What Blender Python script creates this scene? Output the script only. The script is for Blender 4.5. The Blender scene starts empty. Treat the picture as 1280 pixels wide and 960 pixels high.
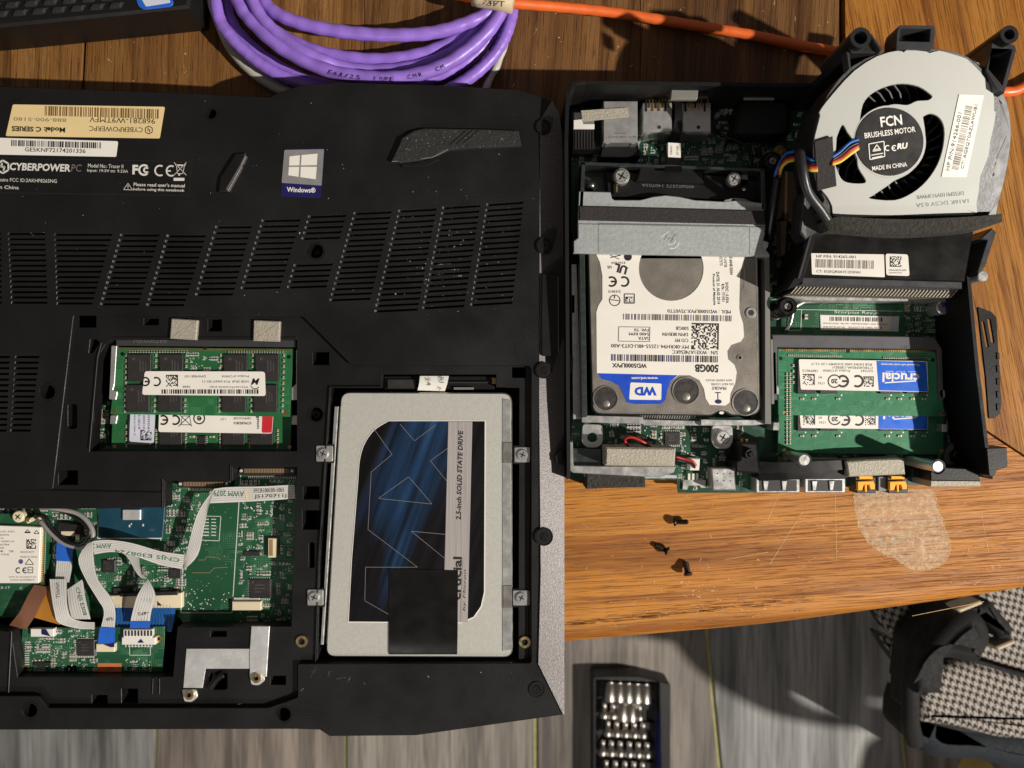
import bpy, math, random
from mathutils import Vector
R = math.radians
S = 0.01            # one drawing unit (a third of a millimetre on the table top) in Blender units
D = 967.0           # height of the camera over the table top, drawing units
sc = bpy.context.scene
COL = sc.collection

# ---------------------------------------------------------------- camera, light, exposure
cam = bpy.data.cameras.new('camera'); cam_o = bpy.data.objects.new('camera', cam); COL.objects.link(cam_o)
cam_o.location = (0, 0, D*S)
cam.sensor_width = 36; cam.lens = 36*D/1280
cam.clip_start = 0.05; cam.clip_end = 400
cam.dof.use_dof = True; cam.dof.focus_distance = (D-80)*S; cam.dof.aperture_fstop = 0.62
sc.camera = cam_o
world = bpy.data.worlds.new('World'); sc.world = world; world.use_nodes = True
bg = world.node_tree.nodes['Background']; bg.inputs[0].default_value = (1.0, 0.93, 0.87, 1); bg.inputs[1].default_value = 0.12

def area(name, loc, target, size, power, col):
    l = bpy.data.lights.new(name, 'AREA'); l.shape = 'DISK'; l.size = size*S; l.energy = power; l.color = col
    o = bpy.data.objects.new(name, l); COL.objects.link(o)
    o.location = Vector(loc)*S
    o.rotation_euler = (Vector(target)-Vector(loc)).to_track_quat('-Z', 'Y').to_euler()
    return o
area('main_lamp_light', (4800, -1950, 4300), (0, -500, 0), 110, 63000, (1.0, 0.945, 0.86))  # main lamp, out of view, placed from the direction of the shadows
area('room_light', (-1300, -3900, 3000), (0, -500, 0), 700, 3200, (1.0, 0.95, 0.89))
sc.view_settings.view_transform = 'Standard'; sc.view_settings.look = 'None'
sc.view_settings.exposure = 0.0; sc.view_settings.gamma = 1.0
sc.cycles.use_denoising = True
sc.cycles.max_bounces = 6

# ---------------------------------------------------------------- materials
def srgb(r, g, b):
    f = lambda c: (c/255/12.92) if c/255 <= 0.04045 else ((c/255+0.055)/1.055)**2.4
    return (f(r), f(g), f(b), 1)
MATS = {}
def mat(name, col, rough=0.5, metal=0.0, var=0.12, vscale=3.0, bump=0.0, bscale=40.0, spec=0.5, coat=0.0, rvar=0.08, detail=4, trans=0.0, stretch=None):
    m = bpy.data.materials.new(name); m.use_nodes = True; nt = m.node_tree; N = nt.nodes; L = nt.links
    b = N['Principled BSDF']
    tc = N.new('ShaderNodeTexCoord'); src = tc.outputs['Object']
    if stretch:
        mp = N.new('ShaderNodeMapping'); mp.inputs['Scale'].default_value = stretch; L.new(src, mp.inputs[0]); src = mp.outputs[0]
    n = N.new('ShaderNodeTexNoise'); n.inputs['Scale'].default_value = vscale; n.inputs['Detail'].default_value = detail
    L.new(src, n.inputs['Vector'])
    mr = N.new('ShaderNodeMapRange'); mr.inputs[1].default_value = 0.3; mr.inputs[2].default_value = 0.7
    mr.inputs[3].default_value = 1-var; mr.inputs[4].default_value = 1+var
    L.new(n.outputs[0], mr.inputs[0])
    mx = N.new('ShaderNodeMix'); mx.data_type = 'RGBA'; mx.blend_type = 'MULTIPLY'; mx.inputs[0].default_value = 1
    c = col if len(col) == 4 else (*col, 1)
    mx.inputs[6].default_value = c; L.new(mr.outputs[0], mx.inputs[7]); L.new(mx.outputs[2], b.inputs['Base Color'])
    b.inputs['Metallic'].default_value = metal
    b.inputs['Specular IOR Level'].default_value = spec
    b.inputs['Coat Weight'].default_value = coat
    b.inputs['Coat Roughness'].default_value = 0.15
    if trans: b.inputs['Transmission Weight'].default_value = trans
    mr2 = N.new('ShaderNodeMapRange'); mr2.inputs[1].default_value = 0.3; mr2.inputs[2].default_value = 0.7
    mr2.inputs[3].default_value = max(0.02, rough-rvar); mr2.inputs[4].default_value = min(1, rough+rvar)
    n2 = N.new('ShaderNodeTexNoise'); n2.inputs['Scale'].default_value = vscale*2.7; n2.inputs['Detail'].default_value = 5
    L.new(src, n2.inputs['Vector']); L.new(n2.outputs[0], mr2.inputs[0]); L.new(mr2.outputs[0], b.inputs['Roughness'])
    if bump:
        n3 = N.new('ShaderNodeTexNoise'); n3.inputs['Scale'].default_value = bscale; n3.inputs['Detail'].default_value = 3
        L.new(src, n3.inputs['Vector'])
        bp = N.new('ShaderNodeBump'); bp.inputs['Strength'].default_value = bump; bp.inputs['Distance'].default_value = 0.02
        L.new(n3.outputs[0], bp.inputs['Height']); L.new(bp.outputs[0], b.inputs['Normal'])
    MATS[name] = m
    return m

def wood(name, ang, base, dark, light, seed, scratch=0.5):
    m = bpy.data.materials.new(name); m.use_nodes = True; nt = m.node_tree; N = nt.nodes; L = nt.links
    b = N['Principled BSDF']
    tc = N.new('ShaderNodeTexCoord')
    rot = N.new('ShaderNodeMapping'); rot.inputs['Rotation'].default_value = (0, 0, R(-ang)); rot.inputs['Location'].default_value = (seed*3.1, seed*1.7, 0)
    L.new(tc.outputs['Object'], rot.inputs[0])
    def noise(sx, sy, detail, rough=0.6, dist=0.0, off=0):
        mp = N.new('ShaderNodeMapping'); mp.inputs['Scale'].default_value = (sx, sy, 1); mp.inputs['Location'].default_value = (off, off*2, 0)
        L.new(rot.outputs[0], mp.inputs[0])
        n = N.new('ShaderNodeTexNoise'); n.inputs['Scale'].default_value = 1; n.inputs['Detail'].default_value = detail
        n.inputs['Roughness'].default_value = rough; n.inputs['Distortion'].default_value = dist
        L.new(mp.outputs[0], n.inputs['Vector']); return n.outputs[0]
    def ramp(src, stops):
        r = N.new('ShaderNodeValToRGB'); L.new(src, r.inputs[0]); e = r.color_ramp.elements
        e[0].position, e[0].color = stops[0][0], stops[0][1]; e[1].position, e[1].color = stops[-1][0], stops[-1][1]
        for p, c in stops[1:-1]:
            x = e.new(p); x.color = c
        return r.outputs[0]
    def mix(a, bb, fac, mode='MIX'):
        x = N.new('ShaderNodeMix'); x.data_type = 'RGBA'; x.blend_type = mode
        for v, i in ((a, 6), (bb, 7), (fac, 0)):
            if hasattr(v, 'links'): L.new(v, x.inputs[i])
            else: x.inputs[i].default_value = v
        return x.outputs[2]
    W1 = (1, 1, 1, 1); K = (0, 0, 0, 1)
    broad = ramp(noise(0.10, 1.3, 4, 0.55, 0.4), [(0.30, dark), (0.48, base), (0.70, light)])
    bands = ramp(noise(0.16, 4.5, 5, 0.6, 0.6, 3), [(0.36, (0.36, 0.25, 0.20, 1)), (0.52, W1), (1, W1)])
    c = mix(broad, bands, 0.75, 'MULTIPLY')
    fine = ramp(noise(0.9, 46, 4, 0.7, 0.2, 7), [(0.36, (0.42, 0.34, 0.29, 1)), (0.47, W1), (0.62, (1.12, 1.1, 1.06, 1))])
    c = mix(c, fine, 0.8, 'MULTIPLY')
    pores = ramp(noise(2.6, 60, 2, 0.5, 0, 13), [(0.33, (0.28, 0.2, 0.15, 1)), (0.40, W1)])
    c = mix(c, pores, 0.7, 'MULTIPLY')
    # wear: pale flakes where the varnish has gone, and faint long scratches
    wsrc = noise(1.5, 3.2, 8, 0.72, 1.2, 21)
    wear = ramp(wsrc, [(0.655, K), (0.70, W1)])
    c = mix(c, (0.72, 0.50, 0.27, 1), mix(K, wear, scratch))
    # (pale wear uses a scalar factor)
    L.new(c, b.inputs['Base Color'])
    rg = ramp(noise(0.4, 5, 5, 0.6, 0, 31), [(0.3, (0.42,)*3+(1,)), (0.7, (0.6,)*3+(1,))])
    L.new(rg, b.inputs['Roughness'])
    bp = N.new('ShaderNodeBump'); bp.inputs['Strength'].default_value = 0.35; bp.inputs['Distance'].default_value = 0.03
    L.new(fine, bp.inputs['Height']); L.new(bp.outputs[0], b.inputs['Normal'])
    b.inputs['Specular IOR Level'].default_value = 0.32
    MATS[name] = m
    return m

def floor_wood(name, tone, seed):
    m = bpy.data.materials.new(name); m.use_nodes = True; nt = m.node_tree; N = nt.nodes; L = nt.links
    b = N['Principled BSDF']; tc = N.new('ShaderNodeTexCoord')
    def noise(sx, sy, detail, off):
        mp = N.new('ShaderNodeMapping'); mp.inputs['Scale'].default_value = (sx, sy, 1); mp.inputs['Location'].default_value = (off+seed*5, seed*9, 0)
        L.new(tc.outputs['Object'], mp.inputs[0]); n = N.new('ShaderNodeTexNoise'); n.inputs['Scale'].default_value = 1
        n.inputs['Detail'].default_value = detail; n.inputs['Distortion'].default_value = 0.5; L.new(mp.outputs[0], n.inputs['Vector']); return n.outputs[0]
    r = N.new('ShaderNodeValToRGB'); L.new(noise(1.3, 0.10, 7, 0), r.inputs[0]); e = r.color_ramp.elements
    e[0].position = 0.3; e[0].color = tuple(x*0.45 for x in tone)+(1,); e[1].position = 0.7; e[1].color = tuple(x*1.5 for x in tone)+(1,)
    r2 = N.new('ShaderNodeValToRGB'); L.new(noise(7, 0.35, 5, 4), r2.inputs[0]); e = r2.color_ramp.elements
    e[0].position = 0.36; e[0].color = (0.6, 0.58, 0.56, 1); e[1].position = 0.55; e[1].color = (1.08, 1.08, 1.08, 1)
    x = N.new('ShaderNodeMix'); x.data_type = 'RGBA'; x.blend_type = 'MULTIPLY'; x.inputs[0].default_value = 0.8
    L.new(r.outputs[0], x.inputs[6]); L.new(r2.outputs[0], x.inputs[7]); L.new(x.outputs[2], b.inputs['Base Color'])
    b.inputs['Roughness'].default_value = 0.55
    MATS[name] = m

def fabric(name, c_dark, c_light, ang, period):
    m = bpy.data.materials.new(name); m.use_nodes = True; nt = m.node_tree; N = nt.nodes; L = nt.links
    b = N['Principled BSDF']; tc = N.new('ShaderNodeTexCoord')
    mp = N.new('ShaderNodeMapping'); mp.inputs['Rotation'].default_value = (0, 0, R(ang)); mp.inputs['Scale'].default_value = (1/period,)*3
    L.new(tc.outputs['Object'], mp.inputs[0]); sp = N.new('ShaderNodeSeparateXYZ'); L.new(mp.outputs[0], sp.inputs[0])
    def math_(op, a, bb=None):
        n = N.new('ShaderNodeMath'); n.operation = op
        for i, v in enumerate((a, bb)):
            if v is None: continue
            if hasattr(v, 'links'): L.new(v, n.inputs[i])
            else: n.inputs[i].default_value = v
        return n.outputs[0]
    half = lambda v: math_('LESS_THAN', math_('FRACT', v), 0.5)
    X, Y = sp.outputs[0], sp.outputs[1]
    tw = half(math_('MULTIPLY', math_('ADD', X, Y), 2.0))
    warp, weft = half(X), half(Y)
    val = math_('ADD', math_('MULTIPLY', tw, warp), math_('MULTIPLY', math_('SUBTRACT', 1.0, tw), weft))
    x = N.new('ShaderNodeMix'); x.data_type = 'RGBA'; L.new(val, x.inputs[0]); x.inputs[6].default_value = (*c_light, 1); x.inputs[7].default_value = (*c_dark, 1)
    L.new(x.outputs[2], b.inputs['Base Color']); b.inputs['Roughness'].default_value = 0.9
    dn = N.new('ShaderNodeTexNoise'); dn.inputs['Scale'].default_value = 0.6; L.new(tc.outputs['Object'], dn.inputs['Vector']); dm = N.new('ShaderNodeVectorMath'); dm.operation = 'MULTIPLY_ADD'; dm.inputs[1].default_value = (.35,)*3; L.new(dn.outputs['Color'], dm.inputs[0]); L.new(tc.outputs['Object'], dm.inputs[2]); L.new(dm.outputs[0], mp.inputs[0])
    MATS[name] = m

def pcb(name, col, trace, scale=9.0, rough=0.35):
    """solder mask with faint copper runs under it"""
    m = bpy.data.materials.new(name); m.use_nodes = True; nt = m.node_tree; N = nt.nodes; L = nt.links
    b = N['Principled BSDF']; tc = N.new('ShaderNodeTexCoord')
    v = N.new('ShaderNodeTexVoronoi'); v.feature = 'F1'; v.distance = 'CHEBYCHEV'; v.inputs['Scale'].default_value = scale
    L.new(tc.outputs['Object'], v.inputs['Vector'])
    w = N.new('ShaderNodeMath'); w.operation = 'MULTIPLY'; w.inputs[1].default_value = 9; L.new(v.outputs['Distance'], w.inputs[0])
    fr = N.new('ShaderNodeMath'); fr.operation = 'FRACT'; L.new(w.outputs[0], fr.inputs[0])
    r = N.new('ShaderNodeValToRGB'); L.new(fr.outputs[0], r.inputs[0]); e = r.color_ramp.elements
    e[0].position = 0.62; e[0].color = (0, 0, 0, 1); e[1].position = 0.7; e[1].color = (1, 1, 1, 1)
    n = N.new('ShaderNodeTexNoise'); n.inputs['Scale'].default_value = 1.6; n.inputs['Detail'].default_value = 3; L.new(tc.outputs['Object'], n.inputs['Vector'])
    r3 = N.new('ShaderNodeValToRGB'); L.new(n.outputs[0], r3.inputs[0]); e = r3.color_ramp.elements
    e[0].position = 0.46; e[0].color = (0, 0, 0, 1); e[1].position = 0.52; e[1].color = (1, 1, 1, 1)
    mm = N.new('ShaderNodeMath'); mm.operation = 'MULTIPLY'; L.new(r.outputs[0], mm.inputs[0]); L.new(r3.outputs[0], mm.inputs[1])
    m2 = N.new('ShaderNodeMath'); m2.operation = 'MULTIPLY'; L.new(mm.outputs[0], m2.inputs[0]); m2.inputs[1].default_value = 0.55
    x = N.new('ShaderNodeMix'); x.data_type = 'RGBA'; L.new(m2.outputs[0], x.inputs[0]); x.inputs[6].default_value = col; x.inputs[7].default_value = trace
    n4 = N.new('ShaderNodeTexNoise'); n4.inputs['Scale'].default_value = 0.8; L.new(tc.outputs['Object'], n4.inputs['Vector'])
    mr = N.new('ShaderNodeMapRange'); mr.inputs[1].default_value = .3; mr.inputs[2].default_value = .7; mr.inputs[3].default_value = 0.8; mr.inputs[4].default_value = 1.2
    L.new(n4.outputs[0], mr.inputs[0])
    y = N.new('ShaderNodeMix'); y.data_type = 'RGBA'; y.blend_type = 'MULTIPLY'; y.inputs[0].default_value = 1; L.new(x.outputs[2], y.inputs[6]); L.new(mr.outputs[0], y.inputs[7])
    L.new(y.outputs[2], b.inputs['Base Color']); b.inputs['Roughness'].default_value = rough
    bp = N.new('ShaderNodeBump'); bp.inputs['Strength'].default_value = 0.3; bp.inputs['Distance'].default_value = 0.01
    L.new(mm.outputs[0], bp.inputs['Height']); L.new(bp.outputs[0], b.inputs['Normal'])
    MATS[name] = m

def streaks(name):
    """printed dark label art: blue light streaks on near black"""
    m = bpy.data.materials.new(name); m.use_nodes = True; nt = m.node_tree; N = nt.nodes; L = nt.links
    b = N['Principled BSDF']; tc = N.new('ShaderNodeTexCoord')
    rt = N.new('ShaderNodeMapping'); rt.inputs['Rotation'].default_value = (0, 0, R(20)); L.new(tc.outputs['Object'], rt.inputs[0])
    def nz(sx, sy, off, d):
        mp = N.new('ShaderNodeMapping'); mp.inputs['Scale'].default_value = (sx, sy, 1); mp.inputs['Location'].default_value = (off, 0, 0)
        L.new(rt.outputs[0], mp.inputs[0]); n = N.new('ShaderNodeTexNoise'); n.inputs['Scale'].default_value = 1; n.inputs['Detail'].default_value = d
        n.inputs['Distortion'].default_value = 0.25; L.new(mp.outputs[0], n.inputs['Vector']); return n.outputs[0]
    r = N.new('ShaderNodeValToRGB'); L.new(nz(1.1, 0.16, 2.35, 2), r.inputs[0]); e = r.color_ramp.elements
    e[0].position = 0.50; e[0].color = (0.006, 0.005, 0.007, 1); e[1].position = 0.70; e[1].color = (0.07, 0.23, 0.46, 1)
    q = e.new(0.58); q.color = (0.012, 0.04, 0.10, 1)
    rf = N.new('ShaderNodeValToRGB'); L.new(nz(9.0, 0.35, 5.0, 5), rf.inputs[0]); e = rf.color_ramp.elements
    e[0].position = 0.38; e[0].color = (0.22, 0.2, 0.2, 1); e[1].position = 0.68; e[1].color = (1.3, 1.3, 1.3, 1)
    mu = N.new('ShaderNodeMix'); mu.data_type = 'RGBA'; mu.blend_type = 'MULTIPLY'; mu.inputs[0].default_value = 1; L.new(r.outputs[0], mu.inputs[6]); L.new(rf.outputs[0], mu.inputs[7])
    L.new(mu.outputs[2], b.inputs['Base Color']); b.inputs['Roughness'].default_value = 0.4; b.inputs['Specular IOR Level'].default_value = 0.3
    MATS[name] = m

def brushed(name, col, rough, axis, metal=1.0):
    return mat(name, col, rough, metal, var=0.10, vscale=1.0, stretch=((60, 1.5, 1) if axis == 'y' else (1.5, 60, 1)), bump=0.15, bscale=2)

mat('black_plastic', srgb(23, 22, 22), 0.48, var=0.22, vscale=0.7, rvar=0.14, bump=0.16, bscale=55, spec=0.3)
mat('black_plastic_smooth', srgb(23, 22, 22), 0.42, var=0.12, vscale=1.2, bump=0.06, bscale=30, spec=0.3)
mat('deep_black', srgb(14, 13, 13), 0.6, var=0.1, spec=0.3)
mat('rubber', srgb(34, 33, 32), 0.72, var=0.25, vscale=6, bump=0.5, bscale=28)
mat('dust', srgb(205, 200, 190), 0.9, var=0.2)
mat('silver_trim', srgb(100, 95, 94), 0.46, metal=0.3, var=0.3, vscale=48, bump=0.12, bscale=60)
mat('cream_label', srgb(226, 200, 146), 0.55, var=0.07, vscale=1.5)
mat('white_label', srgb(232, 226, 216), 0.5, var=0.04, vscale=2)
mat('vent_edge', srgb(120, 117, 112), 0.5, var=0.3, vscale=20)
mat('pale_label', srgb(205, 206, 220), 0.4, var=0.05, vscale=2)
mat('ink', srgb(34, 30, 30), 0.5)
mat('ink_grey', srgb(120, 110, 96), 0.5)
mat('ink_brown', srgb(120, 84, 48), 0.5)
mat('ink_violet', srgb(92, 86, 128), 0.5)
mat('ink_green', srgb(30, 105, 70), 0.5)
mat('white_print', srgb(214, 210, 202), 0.5)
mat('grey_print', srgb(110, 106, 102), 0.5)
mat('chip_print', srgb(72, 68, 65), 0.5)
mat('red_print', srgb(196, 40, 48), 0.45)
mat('blue_print', srgb(20, 72, 190), 0.4)
mat('ram_blue', srgb(10, 98, 214), 0.38)
mat('navy_print', srgb(28, 26, 84), 0.4)
mat('orange_paint', srgb(196, 112, 66), 0.6)
pcb('green_board', srgb(34, 84, 56), srgb(84, 134, 98), 5.0)
pcb('memory_green', srgb(38, 98, 56), srgb(66, 128, 84), 7.0)
pcb('memory_green_bright', srgb(44, 112, 76), srgb(56, 124, 88), 9.0)
pcb('dark_green_board', srgb(24, 66, 48), srgb(66, 116, 90), 6.0)
mat('solder', (0.74, 0.72, 0.66), 0.35, metal=0.35, var=0.15, vscale=20)
mat('part_dark', srgb(38, 36, 36), 0.5)
mat('part_tan', srgb(150, 120, 88), 0.5)
mat('part_grey', srgb(120, 118, 112), 0.5)
mat('silkscreen', srgb(206, 208, 200), 0.6)
mat('chip', srgb(46, 43, 43), 0.42, var=0.08, vscale=6, bump=0.12, bscale=70)
mat('gold', (0.83, 0.55, 0.22), 0.3, metal=1)
mat('brass', (0.72, 0.55, 0.28), 0.32, metal=1, var=0.2, vscale=9)
mat('copper_dot', (0.62, 0.32, 0.14), 0.4, metal=1)
mat('drive_case', srgb(186, 184, 176), 0.50, metal=0.2, var=0.045, vscale=22, bump=0.12, bscale=60)
mat('drive_edge', srgb(200, 196, 188), 0.3, metal=0.9, var=0.08)
mat('steel', (0.60, 0.59, 0.57), 0.34, metal=0.75, var=0.12, vscale=4, bump=0.08, bscale=24)
mat('zinc_sheet', srgb(176, 180, 179), 0.46, metal=0.4, var=0.05, vscale=9, bump=0.14, bscale=30)
mat('dark_sheet', (0.10, 0.115, 0.11), 0.32, metal=0.85, var=0.15, vscale=5, bump=0.05)
mat('drive_lid', srgb(138, 131, 122), 0.40, metal=0.5, var=0.06, vscale=2, bump=0.1, bscale=60)
mat('hdd_recess', srgb(66, 62, 60), 0.45, metal=0.4, var=0.4, vscale=12)
mat('ssd_stripe', srgb(196, 188, 184), 0.38, metal=0.5, var=0.14, vscale=1, stretch=(34, 0.6, 1))
streaks('ssd_art')
mat('bga_blue', srgb(24, 66, 84), 0.38, var=0.10, vscale=5)
mat('cream_plastic', srgb(222, 208, 176), 0.5, var=0.06)
mat('white_plastic', srgb(226, 222, 214), 0.45, var=0.05)
mat('ffc_white', srgb(206, 203, 198), 0.42, var=0.06, vscale=4)
mat('ffc_inner', srgb(150, 146, 140), 0.5, var=0.06, vscale=4)
mat('ffc_blue', srgb(38, 96, 196), 0.4, var=0.08, vscale=5)
mat('wide_ribbon', srgb(38, 92, 150), 0.38, var=0.1)
mat('polyimide', srgb(168, 112, 40), 0.28, var=0.2, vscale=3, spec=0.6)
mat('polyimide_brown', srgb(120, 82, 62), 0.35, var=0.15, vscale=3)
mat('foil', (0.86, 0.85, 0.83), 0.3, metal=0.6, var=0.10, vscale=4, bump=0.5, bscale=6)
mat('conductive_fabric', srgb(168, 160, 145), 0.62, metal=0.15, var=0.10, vscale=30, bump=0.5, bscale=45)
mat('fabric_tape', srgb(46, 41, 41), 0.85, var=0.12, vscale=18, bump=0.6, bscale=50)
mat('gloss_tape', srgb(16, 14, 13), 0.36, var=0.1, vscale=2, spec=0.3)
mat('foam', srgb(50, 47, 42), 0.95, var=0.35, vscale=24, bump=1.0, bscale=30)
mat('fan_plate', srgb(164, 164, 158), 0.5, metal=0.1, var=0.012, vscale=1, rvar=0.01)
mat('fan_housing', srgb(40, 39, 40), 0.36, var=0.12, vscale=3, bump=0.05, spec=0.5)
mat('fan_flange', srgb(56, 56, 58), 0.4, var=0.06, vscale=3, spec=0.55)
mat('hub_label', srgb(20, 17, 17), 0.55, var=0.05, spec=0.2)
mat('cable_purple', srgb(146, 110, 204), 0.38, var=0.16, vscale=5, bump=0.15, bscale=5)
mat('cable_orange', srgb(226, 104, 44), 0.4, var=0.08, vscale=5, bump=0.15, bscale=6)
mat('cable_white', srgb(190, 184, 174), 0.4, var=0.08)
mat('wire_grey', srgb(140, 136, 132), 0.42, var=0.05)
mat('wire_black', srgb(22, 21, 20), 0.4, var=0.05)
mat('wire_red', srgb(170, 34, 30), 0.42, var=0.05)
mat('wire_blue', srgb(30, 104, 196), 0.42, var=0.05)
mat('wire_yellow', srgb(226, 196, 60), 0.42, var=0.05)
mat('wire_orange', srgb(220, 96, 60), 0.42, var=0.05)
mat('yellow_plastic', srgb(240, 170, 20), 0.4, var=0.05)
mat('capacitor_purple', srgb(90, 50, 140), 0.35, var=0.05)
mat('copper_brown', srgb(96, 78, 62), 0.45, metal=0.3, var=0.15, vscale=4)
mat('black_screw', srgb(56, 50, 50), 0.32, metal=0.8, var=0.3, vscale=12)
mat('residue', srgb(206, 168, 116), 0.75, var=0.3, vscale=9, bump=0.5, bscale=14)
mr_ = mat('residue_film', srgb(226, 204, 172), 0.6, var=0.2, vscale=12)
_n = mr_.node_tree.nodes; _l = mr_.node_tree.links; _t = _n.new('ShaderNodeTexNoise'); _t.inputs['Scale'].default_value = 14; _t.inputs['Detail'].default_value = 8; _t.inputs['Roughness'].default_value = .75
_c = _n.new('ShaderNodeTexCoord'); _l.new(_c.outputs['Object'], _t.inputs['Vector']); _r = _n.new('ShaderNodeMapRange'); _r.inputs[1].default_value = .42; _r.inputs[2].default_value = .66; _r.inputs[3].default_value = .16; _r.inputs[4].default_value = .66
_l.new(_t.outputs[0], _r.inputs[0]); _l.new(_r.outputs[0], _n['Principled BSDF'].inputs['Alpha'])
mat('socket_grey', srgb(84, 82, 86), 0.45, var=0.06)
mat('bit_steel', (0.46, 0.43, 0.39), 0.36, metal=1, var=0.1)
mat('dark_strap', srgb(13, 11, 10), 0.8, var=0.1, bump=0.3, bscale=30)
mat('blue_cloth', srgb(22, 27, 34), 0.85, var=0.2, vscale=5)
mat('gouge', srgb(112, 62, 24), 0.8, var=0.2)
mat('case_blue', srgb(20, 36, 150), 0.4, var=0.1)
mat('chair_wood', srgb(190, 160, 88), 0.45, var=0.15)
mat('beige_trim', srgb(196, 176, 146), 0.6, var=0.1)
mat('grout', srgb(166, 160, 104), 0.6, var=0.15)
mat('case_black', srgb(20, 20, 21), 0.5, var=0.1)
fabric('houndstooth', (0.012, 0.010, 0.009), (0.38, 0.33, 0.29), 18, 0.17)
WB = (0.475, 0.185, 0.026, 1); WD = (0.30, 0.100, 0.013, 1); WL = (0.57, 0.25, 0.046, 1)
wood('oak_front', 3.5, WB, WD, WL, 1, 0.55)
wood('oak_field', 88, (0.25, 0.115, 0.032, 1), (0.15, 0.062, 0.017, 1), (0.34, 0.17, 0.055, 1), 2, 0.5)
wood('oak_field_dark', 86, (0.17, 0.078, 0.024, 1), (0.10, 0.042, 0.013, 1), (0.24, 0.115, 0.038, 1), 3, 0.35)
wood('oak_side_shaded', 101, *[tuple(c*.72 for c in w[:3])+(1,) for w in (WB, WD, WL)], 4, 0.35)  # whole side board toned down, painting in the shade on its upper end
for i_, t_ in enumerate(((0.25, 0.208, 0.175), (0.26, 0.233, 0.20), (0.205, 0.175, 0.15), (0.23, 0.226, 0.218))):
    floor_wood('floor_plank_%s' % 'abcd'[i_], t_, i_+1)

# ---------------------------------------------------------------- geometry helpers (pixel x, pixel y, height z)
def kz(z): return (D-z)/D
def P(px, py, z):
    k = kz(z); return ((px-640)*k, (480-py)*k, z)
def offset_poly(pts, d):
    """inset a world polygon by d (positive = inwards)"""
    n = len(pts); a = sum(pts[i][0]*pts[(i+1) % n][1]-pts[(i+1) % n][0]*pts[i][1] for i in range(n))
    s = 1 if a > 0 else -1; out = []
    for i in range(n):
        p0, p1, p2 = pts[i-1], pts[i], pts[(i+1) % n]
        e1 = (p1[0]-p0[0], p1[1]-p0[1]); e2 = (p2[0]-p1[0], p2[1]-p1[1])
        l1 = math.hypot(*e1) or 1; l2 = math.hypot(*e2) or 1
        n1 = (-e1[1]/l1*s, e1[0]/l1*s); n2 = (-e2[1]/l2*s, e2[0]/l2*s)
        mx, my = n1[0]+n2[0], n1[1]+n2[1]; q = max(0.5, (mx*mx+my*my)/2)
        out.append((p1[0]+mx/q*d, p1[1]+my/q*d))
    return out
def rounded(pts, r, n=4):
    """round the corners of a pixel polygon; r one radius or one per corner"""
    out = []; m = len(pts)
    for i in range(m):
        ri = r[i] if isinstance(r, (list, tuple)) else r
        p0, p1, p2 = pts[i-1], pts[i], pts[(i+1) % m]
        if ri <= 0: out.append(p1); continue
        l1 = math.hypot(p0[0]-p1[0], p0[1]-p1[1]); l2 = math.hypot(p2[0]-p1[0], p2[1]-p1[1])
        r1 = min(ri, l1*0.49); r2 = min(ri, l2*0.49)
        a = (p1[0]+(p0[0]-p1[0])*r1/l1, p1[1]+(p0[1]-p1[1])*r1/l1); b = (p1[0]+(p2[0]-p1[0])*r2/l2, p1[1]+(p2[1]-p1[1])*r2/l2)
        for j in range(n+1):
            t = j/n; out.append(((1-t)**2*a[0]+2*t*(1-t)*p1[0]+t*t*b[0], (1-t)**2*a[1]+2*t*(1-t)*p1[1]+t*t*b[1]))
    return out
def rot_rect(cx, cy, w, h, ang):
    c, s = math.cos(R(ang)), math.sin(R(ang))
    return [(cx+u*c-v*s, cy-(u*s+v*c)) for u, v in ((-w/2, -h/2), (w/2, -h/2), (w/2, h/2), (-w/2, h/2))]
def rect(x0, y0, x1, y1): return [(x0, y0), (x1, y0), (x1, y1), (x0, y1)]
def circ(cx, cy, r, n=20, ry=None): return [(cx+r*math.cos(2*math.pi*i/n), cy+(ry or r)*math.sin(2*math.pi*i/n)) for i in range(n)]
def catmull(pts, sub=6):
    out = []; n = len(pts)
    for i in range(n-1):
        p0, p1, p2, p3 = pts[max(i-1, 0)], pts[i], pts[i+1], pts[min(i+2, n-1)]
        for j in range(sub):
            t = j/sub
            out.append(tuple(0.5*((2*p1[k])+(-p0[k]+p2[k])*t+(2*p0[k]-5*p1[k]+4*p2[k]-p3[k])*t*t+(-p0[k]+3*p1[k]-3*p2[k]+p3[k])*t**3) for k in range(len(p1))))
    out.append(tuple(pts[-1])); return out

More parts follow.
